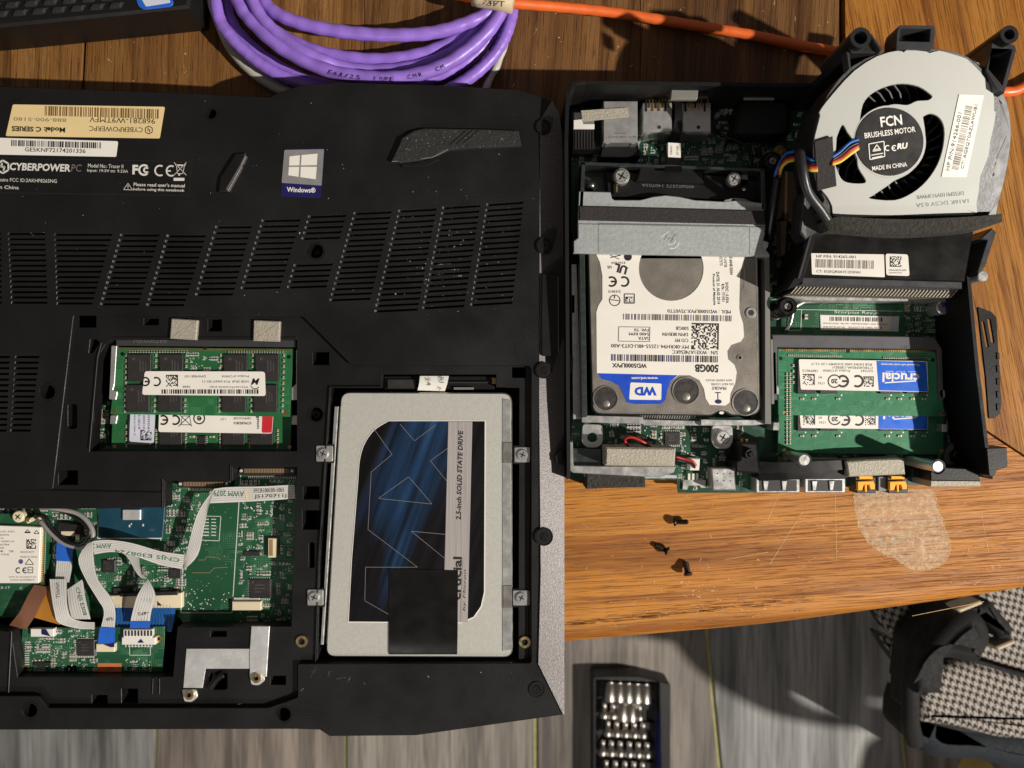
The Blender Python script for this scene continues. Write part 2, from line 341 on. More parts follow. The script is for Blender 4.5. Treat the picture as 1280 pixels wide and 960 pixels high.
class MB:
    """collects geometry in drawing units; build() links it as one mesh object"""
    def __init__(s): s.v = []; s.f = []; s.fm = []; s.sm = []; s.mats = []
    def mi(s, m):
        if m not in s.mats: s.mats.append(m)
        return s.mats.index(m)
    def face(s, idx, m, smooth=False): s.f.append(idx); s.fm.append(s.mi(m)); s.sm.append(smooth)
    def add(s, vs, fs, m, smooth=False):
        b = len(s.v); s.v.extend(vs)
        for f in fs: s.face([b+i for i in f], m, smooth)
    def prism(s, pts, z0, z1, m, bevel=0.0, zf=None, side=None, bottom=False):
        """pixel outline at the top height z1, walls straight down to z0. zf(px,py): height of a tilted top (z0 is then the depth below it)"""
        n = len(pts)
        if zf:
            top = [P(x, y, zf(x, y)) for x, y in pts]; w = [(p[0], p[1]) for p in top]
            ins = offset_poly(w, bevel) if bevel else w
            dep = z0
            rings = []
            rings.append([(p[0], p[1], p[2]-dep) for p in top])
            if bevel: rings.append([(p[0], p[1], p[2]-bevel) for p in top])
            rings.append([(q[0], q[1], p[2]) for q, p in zip(ins, top)])
        else:
            k = kz(z1); w = [((x-640)*k, (480-y)*k) for x, y in pts]
            rings = [[(x, y, z0) for x, y in w]]
            if bevel: rings.append([(x, y, z1-bevel) for x, y in w])
            rings.append([(x, y, z1) for x, y in (offset_poly(w, bevel) if bevel else w)])
        a = sum(w[i][0]*w[(i+1) % n][1]-w[(i+1) % n][0]*w[i][1] for i in range(n)); ccw = a > 0
        b = len(s.v)
        for r in rings: s.v.extend(r)
        for k_ in range(len(rings)-1):
            for i in range(n):
                j = (i+1) % n; q = [b+k_*n+i, b+k_*n+j, b+(k_+1)*n+j, b+(k_+1)*n+i]
                s.face(q if ccw else q[::-1], side or m)
        t = [b+(len(rings)-1)*n+i for i in range(n)]; s.face(t if ccw else t[::-1], m)
        if bottom: s.face([b+i for i in range(n)][::-1] if ccw else [b+i for i in range(n)], side or m)
    def flat(s, pts, z, m, zf=None):
        v = [P(x, y, zf(x, y) if zf else z) for x, y in pts]; n = len(v)
        a = sum(v[i][0]*v[(i+1) % n][1]-v[(i+1) % n][0]*v[i][1] for i in range(n))
        s.add(v if a > 0 else v[::-1], [list(range(n))], m)
    def line(s, p, q, w, z, m, zf=None):
        dx, dy = q[0]-p[0], q[1]-p[1]; l = math.hypot(dx, dy) or 1; nx, ny = -dy/l*w/2, dx/l*w/2
        s.flat([(p[0]+nx, p[1]+ny), (q[0]+nx, q[1]+ny), (q[0]-nx, q[1]-ny), (p[0]-nx, p[1]-ny)], z, m, zf)
    def outline(s, pts, w, z, m, closed=True):
        n = len(pts)
        for i in range(n if closed else n-1): s.line(pts[i], pts[(i+1) % n], w, z, m)
    def arc(s, cx, cy, r0, r1, a0, a1, z, m, n=14, zf=None, sq=1.0):
        ps = []
        for r, rng in ((r1, range(n+1)), (r0, range(n, -1, -1))):
            for i in rng:
                a = R(a0+(a1-a0)*i/n); ps.append((cx+r*math.cos(a)*sq, cy-r*math.sin(a)))
        for i in range(n): s.flat([ps[i], ps[i+1], ps[2*n-i], ps[2*n+1-i]], z, m, zf)
    def ring(s, cx, cy, r0, r1, z0, z1, m, n=24, zf=None):
        """upright hollow cylinder"""
        def zz(x, y): return zf(x, y) if zf else z1
        o = [P(x, y, zz(cx, cy)) for x, y in circ(cx, cy, r1, n)]; i_ = [P(x, y, zz(cx, cy)) for x, y in circ(cx, cy, r0, n)]
        lo = (lambda p: z0) if not zf else (lambda p: p[2]-z0)
        vs = [(p[0], p[1], lo(p)) for p in o]+o+i_+[(p[0], p[1], lo(p)) for p in i_]
        fs = []
        for a in range(n):
            b = (a+1) % n
            for k_ in range(3): fs.append([k_*n+b, k_*n+a, (k_+1)*n+a, (k_+1)*n+b])
        s.add(vs, fs, m, False)
    def cyl(s, cx, cy, r, z0, z1, m, n=20, bevel=0.0, dome=0.0):
        s.prism(circ(cx, cy, r, n), z0, z1, m, bevel)
    def box3(s, c, size, m, rz=0, rx=0, ry=0):
        from mathutils import Euler
        e = Euler((R(rx), R(ry), R(rz))).to_matrix(); vs = []
        for x in (-.5, .5):
            for y in (-.5, .5):
                for z in (-.5, .5):
                    q = e @ Vector((x*size[0], y*size[1], z*size[2])); vs.append((q.x+c[0], q.y+c[1], q.z+c[2]))
        s.add(vs, [[0, 1, 3, 2], [4, 6, 7, 5], [0, 4, 5, 1], [2, 3, 7, 6], [0, 2, 6, 4], [1, 5, 7, 3]], m)
    def tube(s, pts, r, m, n=10, cap=True, world=False, rf=None):
        """pts (px,py,z) centre line; r radius in drawing units"""
        w = [Vector(p if world else P(*p)) for p in pts]; N = len(w); b = len(s.v); up = Vector((0, 0, 1))
        t0 = (w[1]-w[0]).normalized(); u = t0.cross(up)
        if u.length < 0.05: u = t0.cross(Vector((1, 0, 0)))
        u.normalize()
        for i in range(N):
            t = (w[min(i+1, N-1)]-w[max(i-1, 0)]).normalized()
            u = (u-t*u.dot(t)).normalized(); v = t.cross(u)
            rr = rf(i/(N-1)) if rf else r
            for j in range(n):
                a = 2*math.pi*j/n; q = w[i]+u*(math.cos(a)*rr)+v*(math.sin(a)*rr); s.v.append(tuple(q))
        for i in range(N-1):
            for j in range(n):
                k_ = (j+1) % n; s.face([b+i*n+j, b+i*n+k_, b+(i+1)*n+k_, b+(i+1)*n+j], m, True)
        if cap: s.face([b+j for j in range(n)][::-1], m); s.face([b+(N-1)*n+j for j in range(n)], m)
    def strip(s, left, right, m, th=1.2, under=None):
        """flat ribbon between two (px,py,z) edges"""
        l = [P(*p) for p in left]; r = [P(*p) for p in right]; n = len(l); lo = lambda A: [(p[0], p[1], p[2]-th) for p in A]
        a = (l[1][0]-l[0][0])*(r[0][1]-l[0][1])-(l[1][1]-l[0][1])*(r[0][0]-l[0][0]); fl = a < 0
        def quads(A, B, mt, sm, flip):
            b = len(s.v); s.v.extend(A); s.v.extend(B)
            for i in range(n-1):
                q = [b+i, b+i+1, b+n+i+1, b+n+i]; s.face(q[::-1] if flip else q, mt, sm)
        quads(l, r, m, True, fl); quads(lo(l), lo(r), under or m, True, not fl); quads(l, lo(l), under or m, False, not fl); quads(r, lo(r), under or m, False, fl)
        for e in (0, -1): s.add([l[e], r[e], lo([r[e]])[0], lo([l[e]])[0]], [[0, 1, 2, 3]], under or m)
    def sphere(s, c, r, m, nu=12, nv=7, sz=1.0, full=True):
        b = len(s.v)
        for i in range(nv+1):
            th = math.pi*i/nv
            for j in range(nu):
                a = 2*math.pi*j/nu; s.v.append((c[0]+r*math.sin(th)*math.cos(a), c[1]+r*math.sin(th)*math.sin(a), c[2]+r*math.cos(th)*sz))
        for i in range(nv):
            for j in range(nu):
                k_ = (j+1) % nu; s.face([b+i*nu+j, b+(i+1)*nu+j, b+(i+1)*nu+k_, b+i*nu+k_], m, True)
    def plate(s, outer, holes, z0, z1, m, bevel=0.0, zf=None):
        """flat sheet with cut-outs, outline given at z1"""
        cu = bpy.data.curves.new('tmp', 'CURVE'); cu.dimensions = '2D'; cu.fill_mode = 'BOTH'
        cu.extrude = (z1-z0)/2-bevel; cu.bevel_depth = bevel; cu.bevel_resolution = 0; cu.offset = -bevel
        k = 1 if zf else kz(z1)
        for loop in [outer]+holes:
            sp = cu.splines.new('POLY'); sp.points.add(len(loop)-1); sp.use_cyclic_u = True
            for i, (x, y) in enumerate(loop): sp.points[i].co = ((x-640)*k, (480-y)*k, 0, 1)
        o = bpy.data.objects.new('tmp', cu); COL.objects.link(o)
        me = bpy.data.meshes.new_from_object(o.evaluated_get(bpy.context.evaluated_depsgraph_get()))
        zm = (z0+z1)/2
        def mp(c):
            if not zf: return (c.x, c.y, c.z+zm)
            q = P(c.x+640, 480-c.y, zf(c.x+640, 480-c.y)); return (q[0], q[1], q[2]+c.z-(z1-z0)/2)
        s.add([mp(v.co) for v in me.vertices], [list(p.vertices) for p in me.polygons], m)
        bpy.data.objects.remove(o); bpy.data.curves.remove(cu); bpy.data.meshes.remove(me)
    def text(s, body, cx, cy, w, h, z, m='ink', ang=0, bold=0.0, zf=None, shear=0.0, mirror=False):
        vs, fs = glyphs(body, bold, shear)
        xs = [v[0] for v in vs]; ys = [v[1] for v in vs]; x0, x1, y0, y1 = min(xs), max(xs), min(ys), max(ys)
        sx = w/(x1-x0) if w else h/(y1-y0)
        sy = h/(y1-y0) if h else sx
        c, sn = math.cos(R(ang)), math.sin(R(ang)); out = []
        for x, y in vs:
            u = (x-(x0+x1)/2)*sx*(-1 if mirror else 1); v = (y-(y0+y1)/2)*sy
            px, py = cx+u*c-v*sn, cy-(u*sn+v*c); out.append(P(px, py, zf(px, py) if zf else z))
        s.add(out, [f[::-1] for f in fs] if mirror else fs, m)
    def barcode(s, cx, cy, w, h, z, m='ink', ang=0, n=48, seed=1, zf=None, m2=None):
        rnd = random.Random(seed); x = -w/2; u = w/(n*2.0); c, sn = math.cos(R(ang)), math.sin(R(ang))
        while x < w/2-u:
            bw = u*rnd.choice((0.7, 1, 1, 1.6, 2.3)); q = [(x, -h/2), (x+bw, -h/2), (x+bw, h/2), (x, h/2)]
            s.flat([(cx+a*c-b*sn, cy-(a*sn+b*c)) for a, b in q], z, (m2 if m2 and rnd.random() < .3 else m), zf)
            x += bw+u*rnd.choice((0.7, 0.9, 1.2, 2))
    def matrix(s, cx, cy, w, h, z, m='ink', ang=0, n=14, seed=1):
        rnd = random.Random(seed); c, sn = math.cos(R(ang)), math.sin(R(ang)); cw, ch = w/n, h/n
        for j in range(n):
            i = 0
            while i < n:
                on = (j == 0 or i == 0 or rnd.random() < 0.5)
                k_ = i+1
                if on:
                    while k_ < n and (j == 0 or rnd.random() < 0.35): k_ += 1
                    a0, a1, b0, b1 = -w/2+i*cw, -w/2+k_*cw, -h/2+j*ch, -h/2+(j+1)*ch
                    s.flat([(cx+a*c-b*sn, cy-(a*sn+b*c)) for a, b in ((a0, b0), (a1, b0), (a1, b1), (a0, b1))], z, m); k_ += 1
                i = k_
    def ce(s, cx, cy, h, z, m='ink', ang=0, zf=None):
        d = 1 if ang == 0 else -1; r = h/2; t = h*0.17
        base = 0 if ang == 0 else 180
        s.arc(cx-d*r*1.05, cy, r-t, r, 55+base, 305+base, z, m, zf=zf)
        s.arc(cx+d*r*1.25, cy, r-t, r, 55+base, 305+base, z, m, zf=zf)
        x = cx+d*r*0.8; s.line((x-r*.55, cy), (x+r*.55, cy), t, z+0.05, m, zf=(lambda a, b: zf(a, b)+.05) if zf else None)
    def build(s, name, parent=None, kind=None, label=None, origin=None):
        me = bpy.data.meshes.new(name)
        ro = ROOTS.get(parent.name, (0, 0, 0)) if parent else (origin or (0, 0, 0))
        me.from_pydata([((x-ro[0])*S, (y-ro[1])*S, (z-ro[2])*S) for x, y, z in s.v], [], s.f)
        for m in s.mats: me.materials.append(MATS[m])
        me.polygons.foreach_set('material_index', s.fm); me.polygons.foreach_set('use_smooth', s.sm)
        me.validate(); me.update()
        o = bpy.data.objects.new(name, me); COL.objects.link(o)
        if parent: o.parent = parent; ROOTS[o.name] = ro
        else: o.location = Vector(ro)*S; ROOTS[o.name] = ro
        if kind: o['kind'] = kind
        if label: o['label'] = label
        return o
ROOTS = {}
_G = {}
def glyphs(body, bold, shear):
    key = (body, bold, shear)
    if key not in _G:
        cu = bpy.data.curves.new('tmp', 'FONT'); cu.body = body; cu.size = 1; cu.offset = bold; cu.shear = shear; cu.resolution_u = 2
        o = bpy.data.objects.new('tmp', cu); COL.objects.link(o)
        me = bpy.data.meshes.new_from_object(o.evaluated_get(bpy.context.evaluated_depsgraph_get()))
        vs = [(v.co.x, v.co.y) for v in me.vertices]; fs = []
        for p in me.polygons:
            f = list(p.vertices); a = sum(vs[f[i]][0]*vs[f[(i+1) % len(f)]][1]-vs[f[(i+1) % len(f)]][0]*vs[f[i]][1] for i in range(len(f)))
            fs.append(f if a > 0 else f[::-1])
        bpy.data.objects.remove(o); bpy.data.curves.remove(cu); bpy.data.meshes.remove(me)
        _G[key] = (vs, fs)
    return _G[key]
def thing(name, label, cat, px, py, z=0, group=None):
    o = bpy.data.objects.new(name, None); COL.objects.link(o); o.empty_display_size = 0.1
    w = P(px, py, z); o.location = Vector(w)*S; ROOTS[o.name] = w
    o['label'] = label; o['category'] = cat
    if group: o['group'] = group
    return o
def tag(o, label, cat, group=None):
    o['label'] = label; o['category'] = cat
    if group: o['group'] = group
    return o
def shared(name, me, parent, px, py, z, ang=0):
    o = bpy.data.objects.new(name, me); COL.objects.link(o); o.parent = parent
    w = P(px, py, z); ro = ROOTS[parent.name]; o.location = ((w[0]-ro[0])*S, (w[1]-ro[1])*S, (w[2]-ro[2])*S); o.rotation_euler.z = R(ang)
    ROOTS[o.name] = ro
    return o
def local_mesh(name, fn):
    """mesh drawn round the picture centre at height 0 by fn(mb); used by shared()"""
    mb = MB(); fn(mb); me = bpy.data.meshes.new(name)
    me.from_pydata([(x*S, y*S, z*S) for x, y, z in mb.v], [], mb.f)
    for m in mb.mats: me.materials.append(MATS[m])
    me.polygons.foreach_set('material_index', mb.fm); me.polygons.foreach_set('use_smooth', mb.sm); me.validate(); me.update()
    return me
def lbox(mb, w, h, z0, z1, m, bevel=0, cx=0, cy=0):
    """box in local units, centred"""
    pts = [(-w/2+cx, -h/2+cy), (w/2+cx, -h/2+cy), (w/2+cx, h/2+cy), (-w/2+cx, h/2+cy)]
    b = len(mb.v); rings = [[(x, y, z0) for x, y in pts]]
    if bevel: rings.append([(x, y, z1-bevel) for x, y in pts])
    rings.append([(x, y, z1) for x, y in (offset_poly(pts, bevel) if bevel else pts)])
    for r in rings: mb.v.extend(r)
    for k_ in range(len(rings)-1):
        for i in range(4):
            j = (i+1) % 4; mb.face([b+k_*4+i, b+k_*4+j, b+(k_+1)*4+j, b+(k_+1)*4+i], m)
    mb.face([b+(len(rings)-1)*4+i for i in range(4)], m)
def lcyl(mb, r, z0, z1, m, n=18, bevel=0, cx=0, cy=0):
    pts = [(cx+r*math.cos(2*math.pi*i/n), cy+r*math.sin(2*math.pi*i/n)) for i in range(n)]
    b = len(mb.v); rings = [[(x, y, z0) for x, y in pts]]
    if bevel: rings.append([(x, y, z1-bevel) for x, y in pts])
    rings.append([(x, y, z1) for x, y in (offset_poly(pts, bevel) if bevel else pts)])
    for q in rings: mb.v.extend(q)
    for k_ in range(len(rings)-1):
        for i in range(n):
            j = (i+1) % n; mb.face([b+k_*n+i, b+k_*n+j, b+(k_+1)*n+j, b+(k_+1)*n+i], m, True)
    mb.face([b+(len(rings)-1)*n+i for i in range(n)], m)
def inside(x, y, poly):
    c = False; n = len(poly)
    for i in range(n):
        x1, y1 = poly[i]; x2, y2 = poly[i-1]
        if (y1 > y) != (y2 > y) and x < (x2-x1)*(y-y1)/(y2-y1)+x1: c = not c
    return c
def tiny(mb, px, py, w, h, z, vert, body, zh=1.6):
    """one two-ended surface part"""
    if vert: w, h = h, w
    e = 0.28
    if vert:
        mb.prism(rect(px-w/2, py-h/2+h*e, px+w/2, py+h/2-h*e), z, z+zh, body)
        mb.prism(rect(px-w/2, py-h/2, px+w/2, py-h/2+h*e), z, z+zh*.8, 'solder'); mb.prism(rect(px-w/2, py+h/2-h*e, px+w/2, py+h/2), z, z+zh*.8, 'solder')
    else:
        mb.prism(rect(px-w/2+w*e, py-h/2, px+w/2-w*e, py+h/2), z, z+zh, body)
        mb.prism(rect(px-w/2, py-h/2, px-w/2+w*e, py+h/2), z, z+zh*.8, 'solder'); mb.prism(rect(px+w/2-w*e, py-h/2, px+w/2, py+h/2), z, z+zh*.8, 'solder')
def clusters(mb, poly, n, z, seed, avoid=(), dens=1.0, silk=True):
    """rows and loose groups of small surface parts inside a pixel polygon"""
    rnd = random.Random(seed); xs = [p[0] for p in poly]; ys = [p[1] for p in poly]; made = 0; tries = 0
    def ok(x, y): return inside(x, y, poly) and not any(a[0]-2 < x < a[2]+2 and a[1]-2 < y < a[3]+2 for a in avoid)
    taken = []
    while made < n and tries < n*30:
        tries += 1; x = rnd.uniform(min(xs), max(xs)); y = rnd.uniform(min(ys), max(ys))
        if not ok(x, y): continue
        vert = rnd.random() < 0.5; nx = rnd.choice((1, 2, 2, 3, 4, 5)); ny = rnd.choice((1, 1, 2, 2, 3)); w = rnd.choice((2.8, 3.2, 4.2)); h = w*0.5
        dx, dy = (h+1.5, w+1.7) if vert else (w+1.5, h+1.5)
        bx = (x-dx, y-dy, x+nx*dx, y+ny*dy)
        if any(not (bx[2] < t[0] or bx[0] > t[2] or bx[3] < t[1] or bx[1] > t[3]) for t in taken): continue
        taken.append(bx); body = rnd.choice(('part_dark', 'part_dark', 'part_tan', 'part_grey'))
        for i in range(nx):
            for j in range(ny):
                qx, qy = x+i*dx, y+j*dy
                if ok(qx, qy) and rnd.random() < 0.93:
                    tiny(mb, qx, qy, w, h, z, vert, body); made += 1
                    if silk and rnd.random() < 0.8: mb.outline(rect(qx-dx*.45, qy-dy*.45, qx+dx*.45, qy+dy*.45), 0.45, z+0.12, 'silkscreen')
        if silk and rnd.random() < 0.5 and ok(x, y-dy): mb.text(rnd.choice(('R12', 'C48', 'R7', 'C103', 'L2', 'Q5', 'C21', 'R33')), x+2, y-dy*.9, 6, 1.9, z+0.12, 'silkscreen')
    for _ in range(int(n*0.6)):
        x = rnd.uniform(min(xs), max(xs)); y = rnd.uniform(min(ys), max(ys))
        if ok(x, y): mb.flat(circ(x, y, rnd.choice((0.5, 0.7, 0.9)), 6), z+0.14, rnd.choice(('solder', 'silkscreen')))

# ================================================================ FLOOR
ZF = -2250
fl = MB(); fl.flat(rect(-2500, -2500, 3800, 3500), ZF-14, 'grout'); floor = fl.build('floor', kind='structure')
seams = [-700, -520, -280, -40, 195, 431, 670, 898, 1130, 1365, 1600, 1850]
for i in range(len(seams)-1):
    m = MB(); a, b = seams[i], seams[i+1]; rnd = random.Random(i); g = 2.6 if i != 4 else 1.2; t = 0.055
    y = -900+rnd.uniform(0, 500); nm = 'floor_plank_%s' % 'abcd'[i % 4]; y0 = -1200
    while y0 < 2400:
        y1 = min(y0+rnd.uniform(900, 1500), 2400)
        if i in (4, 5, 6): y0, y1 = -1200, 2400
        m = MB(); sl = lambda x, yy: x+(yy-937)*(-0.03 if x < 300 else 0.0 if x < 700 else t*1.8)
        m.prism([(sl(a+g, y0), y0), (sl(b-g, y0), y0), (sl(b-g, y1-1), y1-1), (sl(a+g, y1-1), y1-1)], ZF-14, ZF, nm, 3)
        m.build('floor_plank', floor); y0 = y1

# ================================================================ TABLE
tb = thing('wooden_table', 'worn oak table with planked top and a rounded front edge', 'table', 900, 700, 0)
EDGE = [(-700, 874), (-300, 862), (0, 846), (350, 818), (704, 786), (850, 773), (960, 763), (1100, 745), (1200, 731), (1290, 716), (1500, 675), (1700, 630)]
m = MB(); m.prism([(-700, -700), (1800, -700), (1780, 600)]+EDGE[::-1], -88, -12, 'deep_black', bottom=True); m.build('tabletop_core', tb)
front_top = [(-700, 655), (0, 640), (700, 598), (1178, 503), (1204, 521), (1700, 868*0+640)]
fp = [(-700, 655), (0, 640), (700, 598), (1178, 503), (1240, 545), (1290, 578), (1400, 628), (1400, 692)]
m = MB(); inner = [(x, y-1) for x, y in EDGE if x <= 1300][::-1]
m.prism(fp+inner, -12, 0, 'oak_front', 0.5); m.build('tabletop_plank', tb, label='front board of the table top with horizontal grain')
m = MB(); m.prism([(1180, 502), (1242, 543.5), (1292, 576.5), (1402, 626), (1402, 690), (1500, 672), (1700, 627), (1800, 600), (1800, -700), (1048, -700), (1062, 520)], -12, 0, 'oak_side_shaded', 0.5); m.build('tabletop_plank', tb)
field = [(-700, -560, 'oak_field'), (-560, -250, 'oak_field'), (-250, 104, 'oak_field'), (110, 455, 'oak_field'), (455.6, 800, 'oak_field_dark'), (800.6, 1049, 'oak_field_dark')]
for a, b, mt in field:
    m = MB(); yb = lambda x: (655-(x+700)*0.0214) if x < 0 else (640-x*0.06 if x < 700 else 598-(x-700)*0.2)
    tl = 10 if (a == 110) else 0; tr = 10 if b == 104 else 0
    pts = [(a+tl*.9, -700), (b+tr*.9, -700), (b, 120), (b, yb(b)-1), (a, yb(a)-1), (a, 120)]
    if b == 104: pts = [(a, -700), (116, -700), (105, 25), (101, 112), (96, yb(96)-1), (a, yb(a)-1)]
    if a == 110: pts = [(122, -700), (b, -700), (b, yb(b)-1), (100, yb(100)-1), (104.5, 112), (109, 25)]
    m.prism(pts, -12, 0, mt, 0.6); m.build('tabletop_plank', tb)
m = MB(); prof = [(-4, 0.12), (0, 0.1)]+[(22*math.sin(R(a)), -22*(1-math.cos(R(a)))) for a in (15, 30, 45, 60, 75, 90)]+[(22, -70), (14, -84), (0, -88)]
ew = catmull([P(x, y, 0)[:2] for x, y in EDGE], 5); nn = len(ew); base = len(m.v)
for i, (x, y) in enumerate(ew):
    q0, q1 = ew[max(i-1, 0)], ew[min(i+1, nn-1)]; dx, dy = q1[0]-q0[0], q1[1]-q0[1]; l = math.hypot(dx, dy)
    for d, z in prof: m.v.append((x+dy/l*d, y-dx/l*d, z))
for i in range(nn-1):
    for j in range(len(prof)-1):
        K_ = len(prof); m.face([base+i*K_+j, base+(i)*K_+j+1, base+(i+1)*K_+j+1, base+(i+1)*K_+j], 'oak_front', True)
m.build('rounded_edge', tb)
# pale glue mark left on the front board
m = MB(); rnd = random.Random(5)
gl = catmull([(1068, 612), (1069, 640), (1078, 668), (1098, 688), (1122, 700), (1140, 712), (1165, 711), (1183, 700), (1188, 680), (1180, 655), (1172, 632), (1168, 612)], 5)
def fleck(mb, x, y, l, w, ang, z, mt):
    mb.flat(rot_rect(x, y, l, w, ang), z, mt)
m.flat(gl, 0.1, 'residue_film')
for i in range(420):
    x, y = rnd.uniform(1064, 1190), rnd.uniform(612, 714)
    if inside(x, y, gl): fleck(m, x, y, rnd.uniform(1, 6), rnd.uniform(0.3, 0.7), rnd.gauss(5, 28), 0.15+rnd.random()*.3, 'residue')
for i in range(len(gl)-1):
    for _ in range(2):
        t = rnd.random(); fleck(m, gl[i][0]+(gl[i+1][0]-gl[i][0])*t+rnd.gauss(0, 1), gl[i][1]+(gl[i+1][1]-gl[i][1])*t+rnd.gauss(0, 1), rnd.uniform(1.5, 4), 0.6, -math.degrees(math.atan2(gl[i+1][1]-gl[i][1], gl[i+1][0]-gl[i][0]))+rnd.gauss(0, 14), 0.2+rnd.random()*.3, 'residue')
m.build('glue_mark', tb, kind='stuff')
m = MB()   # crumbs and dried specks
for i in range(300):
    if rnd.random() < .6: x, y = rnd.uniform(705, 1280), rnd.uniform(615, 780)
    else: x, y = rnd.uniform(110, 1270), rnd.uniform(0, 110)
    if rnd.random() < .35:
        x, y = rnd.gauss(880, 40), rnd.gauss(752-0.08*(x-880), 7)
    if y > 800-(x-700)*0.105: continue
    m.flat([(x+rnd.gauss(0, 1.1), y+rnd.gauss(0, .9)) for _ in range(3)], 0.3, 'residue')
    if rnd.random() < .25: fleck(m, x, y, rnd.uniform(3, 9), .4, rnd.uniform(0, 180), 0.35, 'residue')
m.build('wood_crumbs', tb, kind='stuff')
m = MB()   # dark gouges where the varnish is worn through
for i in range(420):
    t = rnd.random()
    if rnd.random() < .55: x = 705+t*310; y = 781-(x-705)*.105+rnd.gauss(0, 2.2+t*3.5)
    else: x, y = rnd.uniform(900, 1270), rnd.uniform(640, 735)
    if y > 784-(x-704)*.105 or (y > 735 and x > 1100): continue
    fleck(m, x, y, rnd.uniform(5, 26), rnd.uniform(.2, .6), 4+rnd.gauss(0, 2.5), 0.12, 'gouge')
m.build('wood_gouges', tb, kind='stuff')
m = MB()
for p_, q_ in (((1003, 640), (962, 706)), ((975, 615), (960, 650)), ((1044, 618), (1046, 700)), ((1226, 640), (1236, 690)), ((905, 700), (960, 690)), ((1108, 636), (1112, 642)), ((1140, 770), (1230, 752))):
    m.line(p_, q_, .5, 0.2, 'residue')
m.build('scratches', tb, kind='stuff')

# ================================================================ LAPTOP
lp = thing('laptop', 'black gaming laptop lying upside down with its service cover removed', 'laptop', 350, 500, 0)
ZT = 84; ZR = 77
top_out = [(-70, 105), (0, 108), (250, 117), (338, 122), (350, 115), (380, 106), (420, 103), (560, 107), (650, 113), (678, 121), (697, 140), (702, 168), (704, 220), (704.5, 600), (704.5, 893), (520, 919), (412, 920), (400, 912), (370, 911), (0, 912), (-70, 912)]
body_out = top_out
recess = rounded([(92, 394), (378, 395), (440, 457), (664, 457), (664, 829), (372, 830), (372, 872), (335, 885), (60, 885), (48, 870), (-62, 870), (-62, 612), (66, 612)], [3, 4, 4, 6, 4, 3, 3, 3, 3, 3, 0, 0, 3])
slots = []
def vent(tl, tr, bl, br, rows, rise=0.0, skip=()):
    for i in range(rows):
        if i in skip: continue
        t = i/(rows-1); x0 = tl[0]+(bl[0]-tl[0])*t; x1 = tr[0]+(br[0]-tr[0])*t; y = tl[1]+(bl[1]-tl[1])*t
        slots.append([(x0, y-1.15), (x1, y-1.15-rise), (x1-0.6, y+1.25-rise), (x0-0.6, y+1.25)])
vent((-40, 292), (1, 292), (-36, 378), (2, 378), 14)
vent((11, 292), (56, 292), (15, 378), (59, 378), 14)
vent((69, 293), (140, 293), (72, 379), (115, 379), 14)
vent((153, 294), (199, 294), (128, 380), (173, 380), 14)
vent((211, 295), (257, 295), (186, 381), (230, 381), 14)
vent((272, 284), (314, 284), (247, 368), (291, 368), 13, 0.5)
vent((330, 276), (375, 274), (304, 360), (350, 359), 13, 1)
vent((388, 271), (432, 269), (362, 359), (408, 357), 14, 1.5, (5, 6, 7, 8))
vent((445, 267), (489, 265), (415, 375), (463, 373), 17, 2)
vent((501, 264), (545, 261), (471, 389), (522, 386), 19, 2.5)
vent((556, 260), (600, 257), (531, 385), (580, 383), 19, 3)
vent((611, 256), (654, 252), (591, 381), (640, 379), 19, 3)
vent((-30, 446), (12, 446), (-34, 538), (8, 538), 14)
vent((20, 446), (49, 446), (14, 538), (38, 538), 14)
holes_top = [circ(395, 314, 10.5), circ(60, 490, 10.5), circ(264, 142, 8), circ(38, 888, 10), circ(355, 893, 10)]
cover_out = [q for q in top_out if q[0] < 679] ; cover_out = cover_out[:cover_out.index((678, 121))+1]+[(690, 126), (675, 150), (674.5, 300), (674, 500), (676, 715), (673, 830), (703.6, 892.5)]+cover_out[cover_out.index((678, 121))+1:]
m = MB(); m.plate(cover_out, [recess]+holes_top+slots, 62, ZT, 'black_plastic', 0.6)
m.build('bottom_cover', lp)
m = MB()   # chamfers at the slots' left ends; the grey colour paints their glint
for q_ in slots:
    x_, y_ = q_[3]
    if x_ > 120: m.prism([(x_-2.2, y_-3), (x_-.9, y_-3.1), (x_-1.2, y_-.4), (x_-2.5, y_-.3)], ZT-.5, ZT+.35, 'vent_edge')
m.build('vent_glints', lp, kind='stuff')
openings = dict(
    ram=[(140, 425), (371, 425), (371, 564), (112, 564), (120, 450), (132, 430)],
    boardbay=[(-60, 636), (123, 636), (206, 634), (206, 601), (291, 601), (291, 584), (371, 584), (364, 783), (222, 784), (216, 846), (22, 846), (14, 790), (-60, 782)],
    drive=[(414, 485), (477, 485), (478, 468), (620, 468), (620, 484), (649, 485), (648, 829), (397, 829), (400, 700)])
squares = [rect(100, 395, 120, 409), rect(180, 398, 198, 406), rect(260, 399, 277, 414), rect(73, 588, 97, 606), rect(391, 440, 411, 456), rect(379, 608, 399, 624), rect(378, 638, 402, 662), rect(640, 459, 657, 472),
           rounded(rect(386, 678, 393, 710), 3), rounded(rect(85, 505, 96, 536), 4), rect(115, 869, 134, 882), rect(152, 861, 172, 879), rect(263, 789, 283, 796), rounded(rect(262, 841, 284, 862), 4), rect(338, 845, 357, 856),
           circ(395, 518, 10.5), [(113, 424), (120, 424), (124, 428), (116, 441), (111, 441)]]
m = MB(); m.plate(recess, list(openings.values())+squares, 56, ZR, 'black_plastic', 0.5)
m.build('inner_cover', lp)
